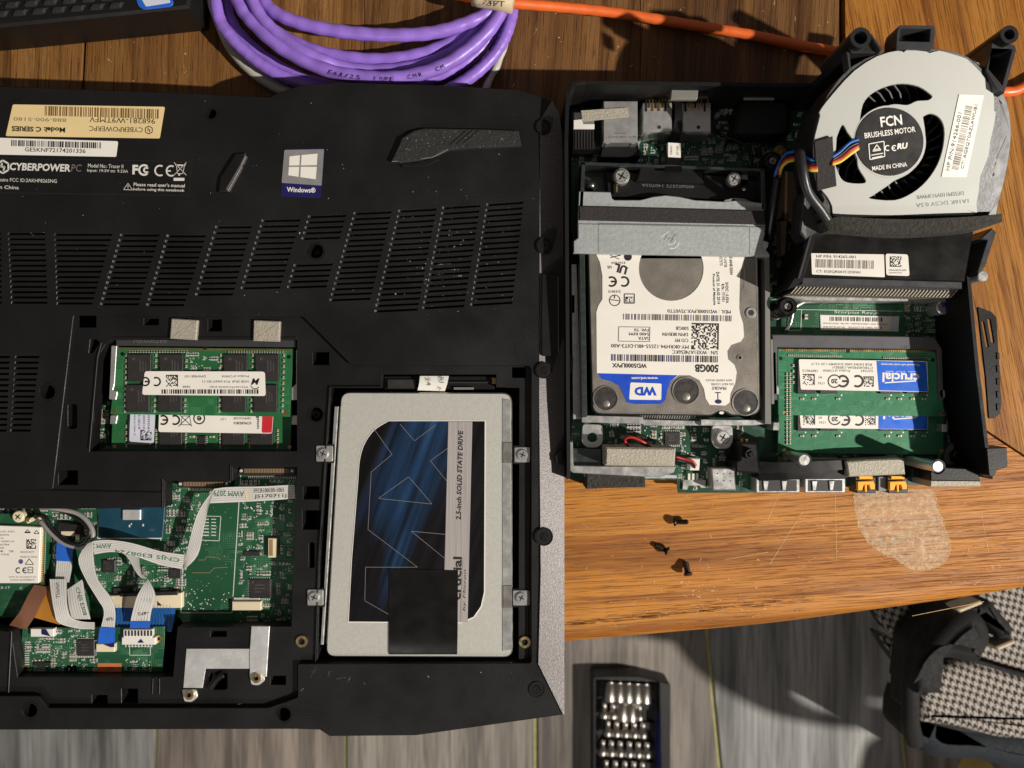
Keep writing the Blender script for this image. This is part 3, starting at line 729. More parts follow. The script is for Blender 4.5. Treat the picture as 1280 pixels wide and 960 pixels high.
# raised rails and seams moulded on the inner cover
def rail(pts, w, h, mt='black_plastic_smooth'):
    m = MB()
    for i in range(len(pts)-1):
        p, q = pts[i], pts[i+1]; dx, dy = q[0]-p[0], q[1]-p[1]; l = math.hypot(dx, dy); nx, ny = -dy/l*w/2, dx/l*w/2
        m.prism([(p[0]+nx, p[1]+ny), (q[0]+nx, q[1]+ny), (q[0]-nx, q[1]-ny), (p[0]-nx, p[1]-ny)], ZR-1, ZR+h, mt, 0.4)
    m.build('cover_rail', lp)
rail([(92, 396), (66, 606)], 2.4, 3); rail([(88, 396), (62, 606)], 1.4, 3)
rail([(126, 428), (121, 448), (111, 562)], 2.2, 2.5); rail([(140, 422), (371, 422)], 2, 1)
rail([(412, 484), (398, 700), (394, 829)], 1.6, 3); rail([(664, 480), (659, 829)], 2, 2); rail([(412, 483.5), (477, 483.5)], 1.6, 3)
rail([(0, 612), (205, 616)], 1.5, 1.6); rail([(10, 790), (14, 790), (10, 866)], 1.6, 2.5); rail([(191, 848), (190, 868)], 1.2, 2); rail([(199, 848), (199, 868)], 1.2, 2)
rail([(203, 598), (203, 634)], 1.3, 2); rail([(288, 582), (288, 600)], 1.3, 2)
m = MB()   # lower case walls, lid, and the dark cavity floor
m.prism(body_out, 20, 61.9, 'black_plastic_smooth', 0)
m2 = [(x, y) for x, y in top_out]
cav = MB(); cav.prism([(640+(x-640)*1.0, 480+(y-480)*1.0) for x, y in top_out], 22, 61.9, 'deep_black')
# ring shaped lower case
m = MB(); shell = [(-68, 330), (-68, 900), (372, 900), (412, 910), (518, 909), (696, 884), (697, 170), (680, 130), (560, 113), (350, 122), (-68, 112)]
m.plate(top_out, [[(-62, 118), (345, 127), (420, 112), (645, 122), (680, 140), (690, 180), (692, 800), (690, 880), (516, 908), (416, 908), (400, 900), (-62, 900)][::-1]], 22, 61.8, 'black_plastic_smooth', 0)
m.build('lower_case', lp)
m = MB(); m.prism([(x, y) for x, y in top_out], 20, 30, 'deep_black'); m.build('case_floor', lp)
m = MB(); m.prism([(640+(x-640)*0.995, 480+(y-480)*0.99) for x, y in top_out], 1, 18, 'black_plastic_smooth', 1.5, bottom=True); m.build('display_lid', lp)
# silver side trim, sloping down to the outside
m = MB()
inner_e = [(690, 126, 84.3), (675, 150, 84.3), (674.5, 300, 84.3), (674, 500, 84.6), (676, 715, 86.2), (673, 830, 86.2), (703.6, 892.5, 86)]
outer_e = [(699, 142, 83), (702.5, 168, 74), (704.5, 300, 70), (705.3, 500, 72), (705.5, 715, 79), (705.5, 830, 80), (705.5, 893.5, 84.3)]
m.strip(inner_e, outer_e, 'silver_trim', 19); tr = m.build('side_trim', lp)
def screw_head(mb, px, py, r, z0, z1, mt='steel', cross='deep_black', n=20, ang=25):
    mb.prism(circ(px, py, r, n), z0, z1, mt, r*0.16)
    c, s = math.cos(R(ang)), math.sin(R(ang)); l = r*0.55; w = r*0.2
    for (a, b) in ((c, s), (-s, c)): mb.line((px-a*l, py-b*l), (px+a*l, py+b*l), w, z1+0.15, cross)
for px, py, r in ((681, 307, 9.5), (680, 463, 9.5), (680, 671, 10.5), (679.5, 158, 8.5)):
    m = MB(); m.prism(circ(px, py, r), 70, 85.6+0.6, 'deep_black', 0.5); m.ring(px, py, r-.2, r+.9, 80, 86.9, 'black_plastic_smooth'); screw_head(m, px, py, r*.62, 85, 86.5, 'black_screw'); m.build('screw_well', lp)
m = MB(); m.prism(circ(671, 862, 9.5), 82, ZT+.6, 'deep_black', .4); m.ring(671, 862, 8.6, 10, 80, ZT+1.2, 'black_plastic_smooth'); screw_head(m, 671, 862, 7, ZT, ZT+1, 'black_screw'); m.build('screw_well', lp)
m = MB(); m.prism(rounded([(677, 342), (697, 342), (698, 445), (677, 445)], 3), 78, 87.5, 'black_plastic_smooth', 0.8); m.line((697.5, 346), (698, 442), 1.0, 87.6, 'silver_trim'); m.build('latch_cover', lp)
for px, py, r in ((395, 314, 10), (60, 490, 10), (264, 142, 7.6), (38, 888, 9.6), (355, 893, 9.6), (395, 518, 10)):
    m = MB(); m.ring(px, py, r-1.1, r+.5, 66, (ZT if (px, py) != (395, 518) else ZR)+.5, 'black_plastic_smooth'); screw_head(m, px, py, r*.6, 50, 66, 'black_screw'); m.build('screw_well', lp)
for px, py in ((377, 802), (656, 803)):
    m = MB(); m.ring(px, py, 4, 7.4, ZR-2, ZR+2.2, 'brass', 14); m.prism(circ(px, py, 4.1), ZR, ZR+.3, 'deep_black'); m.build('brass_insert', lp)
# rubber feet
m = MB(); z0, z1 = ZT, ZT+7
m.prism([(489, 201), (497, 184), (502, 172), (517, 163), (531, 160), (600, 161), (648, 163), (652, 182), (610, 184), (600, 184), (561, 187), (553, 190), (546, 194), (535, 197), (525, 200), (500, 203)], z0, z1, 'rubber', 1.2)
for i in range(3): m.line((562+i*8, 181-i), (582+i*8, 163-i*.2), 1.7, z1+.2, 'black_plastic_smooth')
m.prism(rounded([(500, 204), (520, 203), (535, 199), (547, 195), (549, 200), (533, 208), (503, 209)], 2), z0, z0+3, 'black_plastic_smooth', 0.8)
m.line((490, 202), (540, 197), 1.0, z1-.2, 'part_grey'); m.line((540, 197), (560, 187), 1.2, z1-.2, 'part_grey')
foot = m.build('rubber_foot', lp)
m = MB(); m.prism([(273, 240), (275, 222), (294, 192), (307, 191), (303, 206), (284, 239)], ZT, ZT+5, 'black_plastic_smooth', 1.0); m.prism([(282, 236), (299, 207), (306, 193), (307.5, 195), (300, 212), (285, 239)], ZT, ZT+5.4, 'silver_trim', .4); m.build('rubber_foot', lp)  # the silver strip paints the highlight along this foot's edge

# labels and print on the cover (slight clockwise lie of -1.5 degrees)
A = -1.6
m = MB(); z = ZT+0.5; m.prism(rounded([(16, 130.5), (206, 133.5), (199.5, 173), (7, 170)], 2), ZT, z, 'cream_label'); z += .15
m.barcode(127, 140.5, 142, 12, z, 'ink_brown', A, 78, 3); m.text('968281-W9TMFV', 153, 150.5, 82, 6.5, z, 'ink', 180+A, 0.0)
m.text('CYBERPOWERPC', 145, 161.5, 67, 6.2, z, 'ink', 180+A, 0.0); m.text('Model: C SERIES', 48, 161.6, 67, 6.4, z, 'ink', 180+A, 0.035); m.text('888-900-5180', 50, 149.5, 66, 4.4, z, 'ink_grey', 180+A)
def hexlogo(mb, cx, cy, r, z, mt, w):
    pts = [(cx+r*math.cos(R(a)), cy+r*math.sin(R(a))) for a in range(30, 390, 60)]
    mb.outline(pts, w, z, mt); mb.line((cx-r*.1, cy-r*.6), (cx-r*.3, cy+r*.1), w*.9, z, mt); mb.line((cx-r*.3, cy+r*.05), (cx+r*.3, cy-r*.05), w*.9, z, mt); mb.line((cx+r*.3, cy-r*.1), (cx+r*.1, cy+r*.6), w*.9, z, mt)
hexlogo(m, 186, 162.5, 5, z, 'ink', 1.0); m.build('model_label', lp, label='cream sticker with barcode printed upside down')
m = MB(); z = ZT+.5; m.prism(rounded([(-60, 170.5), (147.5, 176.5), (145, 196), (-60, 192)], 2), ZT, z, 'white_label'); z += .15
m.barcode(71, 180.3, 114, 7.5, z, 'ink', A, 62, 9); m.text('GE5KNF72174201336', 69, 187.8, 76, 5.2, z, 'ink', A, 0.01); m.build('serial_label', lp, label='white sticker with barcode and serial number')
m = MB(); z = ZT+.12
hexlogo(m, 3.5, 208.5, 8, z, 'white_print', 2.2); m.text('CYBERPOWER', 50, 209, 76, 9.5, z, 'white_print', A, 0.03, shear=.1); m.text('PC', 95.5, 210, 13, 9, z, 'grey_print', A, shear=.1)
m.text('Model No.: Tracer II', 132, 207.5, 44, 4.6, z, 'white_print', A); m.text('Input: 19.5V      9.23A', 134.5, 214, 51, 4.6, z, 'white_print', A)
m.line((138, 213.2), (144, 213.4), .5, z, 'white_print'); m.line((138, 214.8), (144, 215), .5, z, 'white_print')
m.text('F', 169, 212, 7, 12, z, 'white_print', A, .05); m.arc(180, 212.5, 4.8, 7.3, 45, 315, z, 'white_print'); m.arc(183, 212.6, 1.8, 3.8, 45, 315, z, 'white_print', sq=1.1)
m.arc(200, 213.2, 5.2, 7.2, 60, 300, z, 'white_print'); m.arc(214, 213.6, 5.2, 7.2, 60, 300, z, 'white_print', sq=.95); m.line((208, 213.6), (213.5, 213.7), 1.7, z+.05, 'white_print')
m.line((217.5, 203), (233, 219), .7, z, 'white_print'); m.line((233, 203), (217.5, 219), .7, z, 'white_print'); m.outline([(220.5, 207), (230.5, 207.3), (228.5, 217), (222, 217)], .7, z, 'white_print'); m.line((219, 206), (232, 206.4), 1.1, z, 'white_print'); m.flat(circ(224, 218.4, 1.3, 8), z, 'white_print')
m.flat(rect(217, 222.3, 230.5, 226), z, 'white_print')
m.outline([(154.5, 237), (160, 229), (165.5, 237.4)], .6, z, 'white_print'); m.line((160, 231.5), (160, 234.5), .8, z, 'white_print'); m.flat(circ(160, 236, .45, 6), z, 'white_print')
m.text("Please read user's manual", 199, 231.2, 64, 4.4, z, 'white_print', A, .01); m.text('before using this notebook', 198.5, 237.6, 64, 4.4, z, 'white_print', A, .01)
m.text('Contains FCC ID:2AKHF8265NG', 30, 225.3, 82, 4.4, z, 'white_print', A); m.text('Made in China', 1, 233.8, 45, 4.4, z, 'white_print', A, .01)
m.outline([(-20, 197.5), (240, 202), (236, 244.5), (-20, 240.5)], .5, z-.05, 'part_dark')
m.build('printed_text', lp)
m = MB(); z = ZT+.5; q = [(355.5, 186.5), (405.8, 185.5), (401, 247.5), (350.5, 245.5)]
m.prism(rounded(q, 2), ZT, z, 'navy_print'); z += .12
m.flat(rounded([(355.5, 187.5), (405, 186.5), (402, 232), (352, 228.5)], 1.5), z, 'steel'); z += .12
for a in ([(362, 195.5), (375, 194), (374.2, 206.6), (361.3, 207)], [(377, 193.8), (397, 192), (396, 206.4), (376.2, 206.7)], [(361.1, 208.7), (374, 208.6), (373.2, 221), (360.4, 219)], [(376, 208.5), (396, 208.4), (394.6, 224), (375.3, 221.4)]): m.flat(a, z, 'white_label')
m.text('Windows®', 376.5, 237.2, 36, 6.6, z, 'white_label', -2, .02); m.build('windows_sticker', lp, label='silver and navy sticker with a four-pane window logo')
bpy.data.objects['windows_sticker'].name = 'certificate_sticker'; ROOTS['certificate_sticker'] = ROOTS['laptop']
# dust on the cover
m = MB(); rnd = random.Random(11)
for i in range(420):
    if rnd.random() < .35: x, y = rnd.gauss(560, 45), rnd.gauss(335, 45)
    else: x, y = rnd.uniform(5, 668), rnd.uniform(125, 900)
    if y > 396 and x < 670: 
        if not (y > 835 and x > 380): continue
    r = rnd.choice((.35, .45, .6)); m.flat([(x+rnd.gauss(0, r), y+rnd.gauss(0, r)) for _ in range(3)], ZT+.1, 'dust')
for i in range(130):
    x, y = rnd.uniform(495, 650), rnd.uniform(162, 200)
    if inside(x, y, [(492, 201), (502, 173), (530, 162), (648, 164), (650, 182), (560, 186), (520, 200)]): m.flat([(x+rnd.gauss(0, .45), y+rnd.gauss(0, .45)) for _ in range(3)], ZT+7.1, 'dust')
for x, y, l in ((556, 330, 11), (566, 337, 12), (548, 343, 9), (572, 345, 13)):
    for _ in range(9): q = x+rnd.gauss(0, l*.5); m.flat([(q+rnd.gauss(0, .4), y-(q-x)*.07+rnd.gauss(0, .35)) for _ in range(3)], ZT+.1, 'dust')
for x, y, l, a_ in ((390, 842, 9, 80), (394, 838, 7, 75), (411, 842, 6, 70), (436, 850, 10, 60), (425, 848, 12, 10), (378, 862, 5, 30), (470, 380, 7, 20), (300, 880, 6, 12)):
    for _ in range(16): t = rnd.uniform(-l/2, l/2); m.flat([(x+t*math.cos(R(a_))+rnd.gauss(0, .5), y-t*math.sin(R(a_))+rnd.gauss(0, .5)) for _ in range(3)], ZT+.1, 'grey_print')
m.build('dust', lp, kind='stuff')

# ---- motherboard and what sits in its bay
ZB = 48
m = MB(); m.prism([(-66, 620), (215, 620), (215, 590), (380, 575), (380, 775), (362, 786), (232, 786), (225, 772), (-66, 772)], 44, ZB, 'green_board'); mb_ = m.build('motherboard', lp)
avoid = [(120, 632, 207, 676), (-30, 650, 60, 735), (232, 640, 292, 770), (216, 598, 290, 616), (300, 584, 371, 600), (72, 652, 102, 745), (135, 742, 230, 790)]
m = MB()
clusters(m, [(205, 612), (250, 612), (246, 690), (205, 690)], 150, ZB, 1, [(225, 600, 290, 616)])
clusters(m, [(300, 600), (366, 600), (362, 780), (300, 780)], 280, ZB, 2, [(330, 670, 350, 702), (308, 722, 342, 752)])
clusters(m, [(0, 634), (120, 634), (120, 700), (205, 680), (225, 700), (228, 745), (100, 745), (60, 700), (0, 650)], 480, ZB, 3, avoid)
clusters(m, [(205, 676), (232, 676), (232, 742), (205, 742)], 70, ZB, 5)
m.outline([(248, 645), (276, 645.5), (274, 676), (247, 675)], .8, ZB+.15, 'silkscreen'); m.line((208, 604), (201, 676), 1, ZB+.15, 'silkscreen'); m.line((301, 593), (290, 766), 1, ZB+.15, 'silkscreen'); m.line((229, 706), (226, 766), 1, ZB+.15, 'silkscreen')
m.line((226, 766), (290, 766), .8, ZB+.15, 'silkscreen')
for i in range(6): m.line((253, 649+i*4), (261, 649.2+i*4), 1.3, ZB+.15, 'silkscreen'); m.line((264, 649+i*4), (270, 649.2+i*4), 1.1, ZB+.15, 'silkscreen')
rnd = random.Random(8)
for i in range(34): m.flat(circ(rnd.uniform(232, 286), rnd.uniform(735, 764), .8, 6), ZB+.15, 'silkscreen')
for i in range(90): m.flat(circ(rnd.uniform(232, 362), rnd.uniform(625, 765), rnd.choice((.35, .5)), 6), ZB+.15, 'solder')
for pts in ([(240, 716), (262, 716), (268, 710), (285, 709)], [(248, 700), (256, 700), (258, 696), (272, 697), (276, 700)], [(296, 690), (310, 688), (318, 694), (352, 694)]):
    for i in range(len(pts)-1): m.line(pts[i], pts[i+1], .6, ZB+.1, 'part_tan')
m.build('surface_components', mb_, kind='stuff')
def chip(parent, x0, y0, x1, y1, z0, h=3, name='chip', legs=0, mark=True, seed=0):
    c = MB(); c.prism(rect(x0, y0, x1, y1), z0, z0+h, 'chip', 0.5); w, hh = x1-x0, y1-y0
    if legs:
        n = int(hh/2.2)
        for i in range(n):
            y = y0+(i+.5)*hh/n; c.prism(rect(x0-2.2, y-.5, x0, y+.5), z0, z0+.8, 'solder'); c.prism(rect(x1, y-.5, x1+2.2, y+.5), z0, z0+.8, 'solder')
        n = int(w/2.2)
        if legs > 1:
            for i in range(n):
                x = x0+(i+.5)*w/n; c.prism(rect(x-.5, y0-2.2, x+.5, y0), z0, z0+.8, 'solder'); c.prism(rect(x-.5, y1, x+.5, y1+2.2), z0, z0+.8, 'solder')
    if mark:
        r_ = random.Random(x0*7+y0)
        for i in range(3): c.line((x0+w*.25, y0+hh*(.3+.18*i)), (x0+w*r_.uniform(.55, .8), y0+hh*(.3+.18*i)), max(.5, hh*.05), z0+h+.1, 'chip_print')
        c.flat(circ(x0+w*.16, y0+hh*.16, min(w, hh)*.06, 8), z0+h+.1, 'chip_print')
    return c.build(name, parent)
m = MB(); m.prism([(123, 634), (206, 634), (203, 672), (123, 672)], ZB, ZB+3, 'bga_blue', .4); m.outline([(123, 634), (206, 634), (202, 673), (122, 673)], 1.3, ZB+.2, 'silkscreen')
m.prism(rounded(rect(153, 637, 175.5, 650), 1), ZB+3, ZB+6, 'foil', .5); m.flat(rect(161, 656, 163, 659), ZB+3.1, 'silkscreen'); m.flat(rect(163.5, 654, 165, 656), ZB+3.1, 'silkscreen'); m.flat(rect(178, 655, 180, 658), ZB+3.1, 'silkscreen'); m.text('005', 190, 662.5, 6, 2.2, ZB+3.1, 'grey_print')
m.build('graphics_chip', mb_, label='blue-green chip package with a small bare silver die')
chip(mb_, 312, 724, 338, 748, ZB, 3, legs=2); chip(mb_, 305, 689, 325, 695, ZB, 2.5, mark=False); chip(mb_, 211, 711, 226, 723, ZB, 3, legs=1); chip(mb_, 169, 708, 178, 722, ZB, 3, legs=1); chip(mb_, 128, 700, 144, 716, ZB, 3); chip(mb_, 141, 735, 162, 745, ZB, 3)
def edge_socket(pts, z0, z1, x0, x1, y, n):
    c = MB(); c.prism(pts, z0, z1, 'part_dark', .8)
    for i in range(n):
        x = x0+(x1-x0)*i/(n-1); c.prism(rect(x-.45, y-2.6, x+.45, y+2.6), z1-.5, z1+.5, 'part_tan')
    c.prism(circ(x0-5, y, 2, 10), z1, z1+1, 'solder', .3); c.prism(circ(x1+5, y, 2, 10), z1, z1+1, 'solder', .3)
    return c.build('board_connector', mb_)
edge_socket([(222, 601), (288, 601), (288, 609), (222, 609)], ZB, 60, 230, 278, 605, 26)
edge_socket([(300, 584), (370, 584), (370, 594), (300, 594)], ZB, 60, 306, 360, 588.5, 30)
for (x0, x1, y) in ((236, 288, 612), (311, 369, 597)):
    c = MB(); 
    for i in range(26): xx = x0+(x1-x0)*i/25; c.prism(rect(xx-.5, y-1.6, xx+.5, y+1.6), ZB, ZB+.7, 'solder')
    c.build('connector_pins', mb_)
m = MB(); m.prism(rect(335, 673, 346, 697), ZB, ZB+6, 'cream_plastic', .6); m.prism(rect(337, 675, 341, 695), ZB+6, ZB+7, 'part_tan', .3); m.build('board_connector', mb_)
m = MB(); m.prism(rect(290, 752, 326, 763), ZB, ZB+6, 'cream_plastic', .6); m.prism(rect(292, 747, 324, 751), ZB, ZB+2, 'solder', .3); m.build('board_connector', mb_)
m = MB(); m.prism([(134, 745), (227, 741), (227, 760), (134, 760)], ZB, ZB+7, 'cream_plastic', .7); m.prism([(150, 742), (222, 739), (222, 744), (150, 746)], ZB, ZB+8, 'part_dark', .5); m.flat([(196, 751), (203, 757), (197, 757)], ZB+7.2, 'navy_print'); m.build('board_connector', mb_)
m = MB(); m.prism(rounded([(72, 653), (101, 656), (101, 676), (72, 674)], 1), ZB, ZB+7, 'part_dark', .7); m.prism(rect(76, 664, 93, 670), ZB+6, ZB+8.5, 'cream_plastic', .5); m.prism(rect(94, 668, 99, 675), ZB, ZB+7.5, 'cream_plastic', .5); m.build('board_connector', mb_)
# wireless card
wc = MB(); wc.prism([(-60, 642), (24, 642), (58, 651), (55, 738), (-60, 738)], 54, 57, 'green_board', .3)
wcard = wc.build('wireless_card', lp)
m = MB(); m.prism(rounded([(-50, 655), (51, 659), (48, 729), (-50, 729)], 1), 57, 62, 'white_label', .5); z = 62.2
for i, (x0, x1) in enumerate(((-40, 18), (-40, 20), (-40, 17), (-40, 20), (-40, 15), (-40, 12), (-40, 4), (-40, 9))): m.text(('REG: WLAN AGN', 'MODEL: 8265NG', 'SPS: 85 60 CA', 'WFM: 1000M 20', 'TA: H60784', 'MM: 939000', '94 2', 'G 43756')[i], 3-4*(i % 3), 664.5+i*4.1, 30-5*(i % 3), 2.2, z, 'ink_grey')
m.outline([(31, 666), (34.5, 662), (38, 666)], .8, z, 'ink'); m.line((31, 665.5), (38, 665.5), 1.6, z, 'ink'); m.outline([(42.5, 667), (45.5, 663), (49, 667)], .8, z, 'ink')
m.matrix(39, 680, 12, 12, z, 'ink', 0, 11, 4); m.text('8260NGW', 34, 690, 17, 2.2, z, 'ink_grey'); m.text('Made in China', 36, 696, 21, 2.4, z, 'ink_grey'); m.flat(circ(26, 702, 3, 12), z, 'ink_violet'); m.outline([(31.5, 705.5), (36.5, 698.5), (42, 705.5)], .8, z, 'ink'); m.ce(27, 713, 7.5, z); m.outline(rect(35, 709, 41, 716), .8, z, 'ink'); m.line((35, 712.5), (40, 712.5), .8, z, 'ink')
m.text('CMIIT ID: 2016AJ2567 (M)', 28, 721.5, 34, 2, z, 'ink_grey'); m.text('CCAI16LP0080T9', 28, 725, 30, 2, z, 'ink_grey'); m.build('card_label', wcard)
m = MB(); 
for i in range(30): m.prism(rect(51, 662+i*2.3, 55, 663.3+i*2.3), 57, 58, 'gold')
m.text('23-17', 5, 734.5, 15, 3, 57.2, 'silkscreen'); m.text('C', 26, 735, 3, 3, 57.2, 'silkscreen'); m.build('edge_contacts', wcard)
m = MB(); screw_head(m, 22, 646, 7.3, 57, 64, 'cream_plastic', 'ink', 20, 40); m.build('screw', wcard)
for px, py, a in ((38, 650, 25), (50, 651, -45)):
    m = MB(); m.prism(rounded(rot_rect(px, py, 12, 5, a), 1.5), 58, 62, 'cream_plastic', .6); m.prism(circ(px-3, py, 2.6, 12), 60, 63.4, 'brass', .3); m.build('antenna_plug', wcard)
# antenna wires
g = catmull([(48, 622, 74), (53, 629, 74), (62, 634, 73), (78, 637, 72), (95, 641, 70), (107, 649, 70), (115, 661, 70), (116, 672, 70), (111, 680, 69), (101, 684, 67), (88, 682, 66), (75, 676, 65), (65, 667, 64), (56, 657, 63), (51, 652, 62)], 6)
m = MB(); m.tube(g, 2.7, 'wire_grey', 10); m.build('antenna_cable', lp, label='grey antenna wire')
g = catmull([(44, 646, 62), (50, 644, 66), (57, 647, 66), (63, 658, 66), (72, 668, 66), (84, 677, 67), (98, 680, 68), (108, 674, 69), (112, 664, 70), (106, 654, 68), (95, 647, 66), (82, 640, 66), (70, 636, 68)], 6)
m = MB(); m.tube(g, 2.5, 'wire_black', 10); m.build('antenna_cable', lp, label='black antenna wire')
# small touchpad board
tbm = MB(); tbm.prism(rounded([(28, 785), (206, 783), (204, 841), (160, 842), (97, 842), (95, 832), (83, 832), (80, 842), (25, 841)], 1), 58, 61, 'green_board', .3); tbd = tbm.build('touchpad_board', lp)
m = MB(); clusters(m, [(45, 798), (95, 798), (95, 838), (35, 838), (32, 800)], 170, 61, 21); clusters(m, [(60, 787), (118, 787), (118, 797), (60, 797)], 26, 61, 22); clusters(m, [(98, 824), (120, 824), (120, 838), (98, 838)], 24, 61, 23); clusters(m, [(156, 824), (188, 824), (188, 838), (156, 838)], 34, 61, 24); m.outline(rect(162, 808, 188, 819), .8, 61.2, 'silkscreen')
for i in range(11): m.prism(rect(31, 802+i*2.8, 36, 803.3+i*2.8), 61, 61.8, 'solder')
m.build('surface_components', tbd, kind='stuff')
chip(tbd, 96, 800, 118, 820, 61, 3, legs=2); chip(tbd, 42, 828, 64, 833, 61, 2.5, mark=False)
def ffc_plug(parent, pts, z0, mt='white_plastic', pins=0, tri=None):
    c = MB(); c.prism(pts, z0, z0+6, mt, .6)
    x0, y0, x1, y1 = min(p[0] for p in pts), min(p[1] for p in pts), max(p[0] for p in pts), max(p[1] for p in pts)
    for i in range(pins):
        x = x0+5+(x1-x0-10)*i/(pins-1); c.prism(rect(x-.8, y0+1.5, x+.8, y0+8), z0+6, z0+6.8, 'part_dark'); c.prism(rect(x-.6, y1, x+.6, y1+3), z0, z0+1, 'solder')
    if tri: c.flat(tri, z0+6.9, 'navy_print')
    return c.build('board_connector', parent)
ffc_plug(tbd, rect(38, 786, 67, 796), 61, tri=[(52, 787), (58, 787), (63, 795.5), (52, 793)])
ffc_plug(tbd, rect(120, 805, 143, 815), 61, 'cream_plastic', tri=[(130, 806), (143, 803.5), (143, 809), (138, 809)])
ffc_plug(tbd, [(154, 787), (190, 787), (190, 797), (194, 797), (194, 806), (152, 806), (152, 797), (154, 797)], 61, 'white_plastic', 9, [(172, 803.5), (180, 803.5), (176.5, 799)])
m = MB(); m.flat(rect(122, 829, 152, 840), 61.3, 'orange_paint'); m.text('Hz', 137, 835, 9, 5, 61.45, 'red_print', 10, shear=.2); m.build('paint_mark', tbd)
m = MB(); m.ring(197.5, 798.5, 2.4, 5.2, 60, 61.9, 'gold', 16); m.prism(circ(197.5, 798.5, 2.4, 12), 60, 61.4, 'deep_black'); m.flat(circ(193, 832, 2, 10), 61.3, 'copper_dot'); m.ring(31.5, 835, 2.4, 4.2, 60, 61.8, 'brass', 14); m.build('mounting_hole', tbd)
# wide blue ribbon behind
m = MB(); m.strip([(146, 757, 52), (145, 770, 58), (144, 786, 57)], [(219, 759, 52), (218, 775, 58), (214, 790, 57)], 'wide_ribbon', 1)
for i in range(18): x = 148+i*4; m.line((x, 759), (x-1, 785), .5, 58.8, 'ffc_blue', zf=lambda a, b: 59.2)
m.build('ribbon_cable', lp, label='wide blue ribbon cable')
m = MB(); m.strip([(43, 731, 60), (36, 742, 66), (24, 766, 67), (9, 785, 62)], [(62, 734, 60), (54, 748, 66), (45, 768, 67), (33, 786, 62)], 'polyimide_brown', 1); m.build('flexible_circuit', lp, label='brown flexible circuit')
m = MB(); m.strip([(57, 735, 58), (50, 750, 63), (43, 772, 64)], [(72, 724, 58), (68, 760, 63), (75, 781, 64)], 'polyimide', 1); m.build('flexible_circuit', lp, label='amber flexible circuit')
# flat white cables
def ffc(left, right, label, marks=(), blue=None, sub=4, extra=None):
    m = MB(); m.strip(catmull(left, sub), catmull(right, sub), 'ffc_white', .9, 'ffc_inner'); o = m.build('flat_cable', lp, label=label)
    cl_, cr_ = catmull(left, sub), catmull(right, sub); g_ = MB()
    for t in (.14, .28, .42, .56, .70, .84):
        ln = [tuple(u+(v-u)*t for u, v in zip(a, c)) for a, c in zip(cl_, cr_)]
        for u, v in zip(ln, ln[1:]):
            dx, dy = v[0]-u[0], v[1]-u[1]; l = math.hypot(dx, dy) or 1; nx, ny = -dy/l*.22, dx/l*.22
            q = [P(u[0]+nx, u[1]+ny, u[2]+.12), P(v[0]+nx, v[1]+ny, v[2]+.12), P(v[0]-nx, v[1]-ny, v[2]+.12), P(u[0]-nx, u[1]-ny, u[2]+.12)]; g_.add(q, [[0, 1, 2, 3]], 'ffc_inner')
    g_.build('conductors', o, kind='stuff')
    if marks:
        t_ = MB(); mid = [tuple((u+v)/2 for u, v in zip(a, c)) for a, c in zip(cl_, cr_)]
        def zon(x, y):
            best = None
            for u, v in zip(mid, mid[1:]):
                dx, dy = v[0]-u[0], v[1]-u[1]; t = max(0, min(1, ((x-u[0])*dx+(y-u[1])*dy)/((dx*dx+dy*dy) or 1)))
                d = (x-u[0]-dx*t)**2+(y-u[1]-dy*t)**2
                if best is None or d < best[0]: best = (d, u[2]+(v[2]-u[2])*t)
            return best[1]+.35
        for (s_, cx, cy, w, h, ang, z, mt) in marks: t_.text(s_, cx, cy, w, h, z, mt, ang, zf=zon)
        if extra: extra(t_, zon)
        t_.build('printed_text', o)
    if blue:
        b_ = MB(); b_.strip(blue[0], blue[1], 'ffc_blue', 1.6); b_.build('blue_stiffener', o)
    return o
def lines_on(t_, zon):
    for i in range(6): t_.line((170+i*3.6, 748), (165.5+i*3.6, 776), .4, 72, 'ink_grey', zf=zon)
ffc([(71, 700, 58), (70, 712, 60), (69, 728, 62)], [(90, 701, 58), (89, 713, 60), (86, 728, 62)], 'short white flat cable with a blue tab', [('M2', 80, 692, 11, 5, 0, 62.8, 'ink')], ([(71, 675, 58), (70, 701, 61)], [(92, 677, 58), (89, 702, 61)]))
ffc([(84, 737, 64), (86, 758, 66), (90, 774, 66)], [(103, 724, 64), (107, 750, 66), (113, 774, 66)], 'white flat cable with green lettering running towards the touchpad board', [('CNJS E308', 101, 752, 36, 6.5, -74, 68, 'ink_green')])
ffc([(62, 724, 66), (64, 742, 70), (68, 765, 71), (74, 779, 68), (100, 786, 64), (118, 786, 62)], [(83, 724, 66), (83, 742, 70), (84, 758, 71), (89, 772, 68), (103, 777, 64), (118, 778, 62)], 'white flat cable turning a corner by the amber circuit', [('VIVIVLL', 72, 738, 20, 4.5, -86, 71.2, 'ink_grey')])
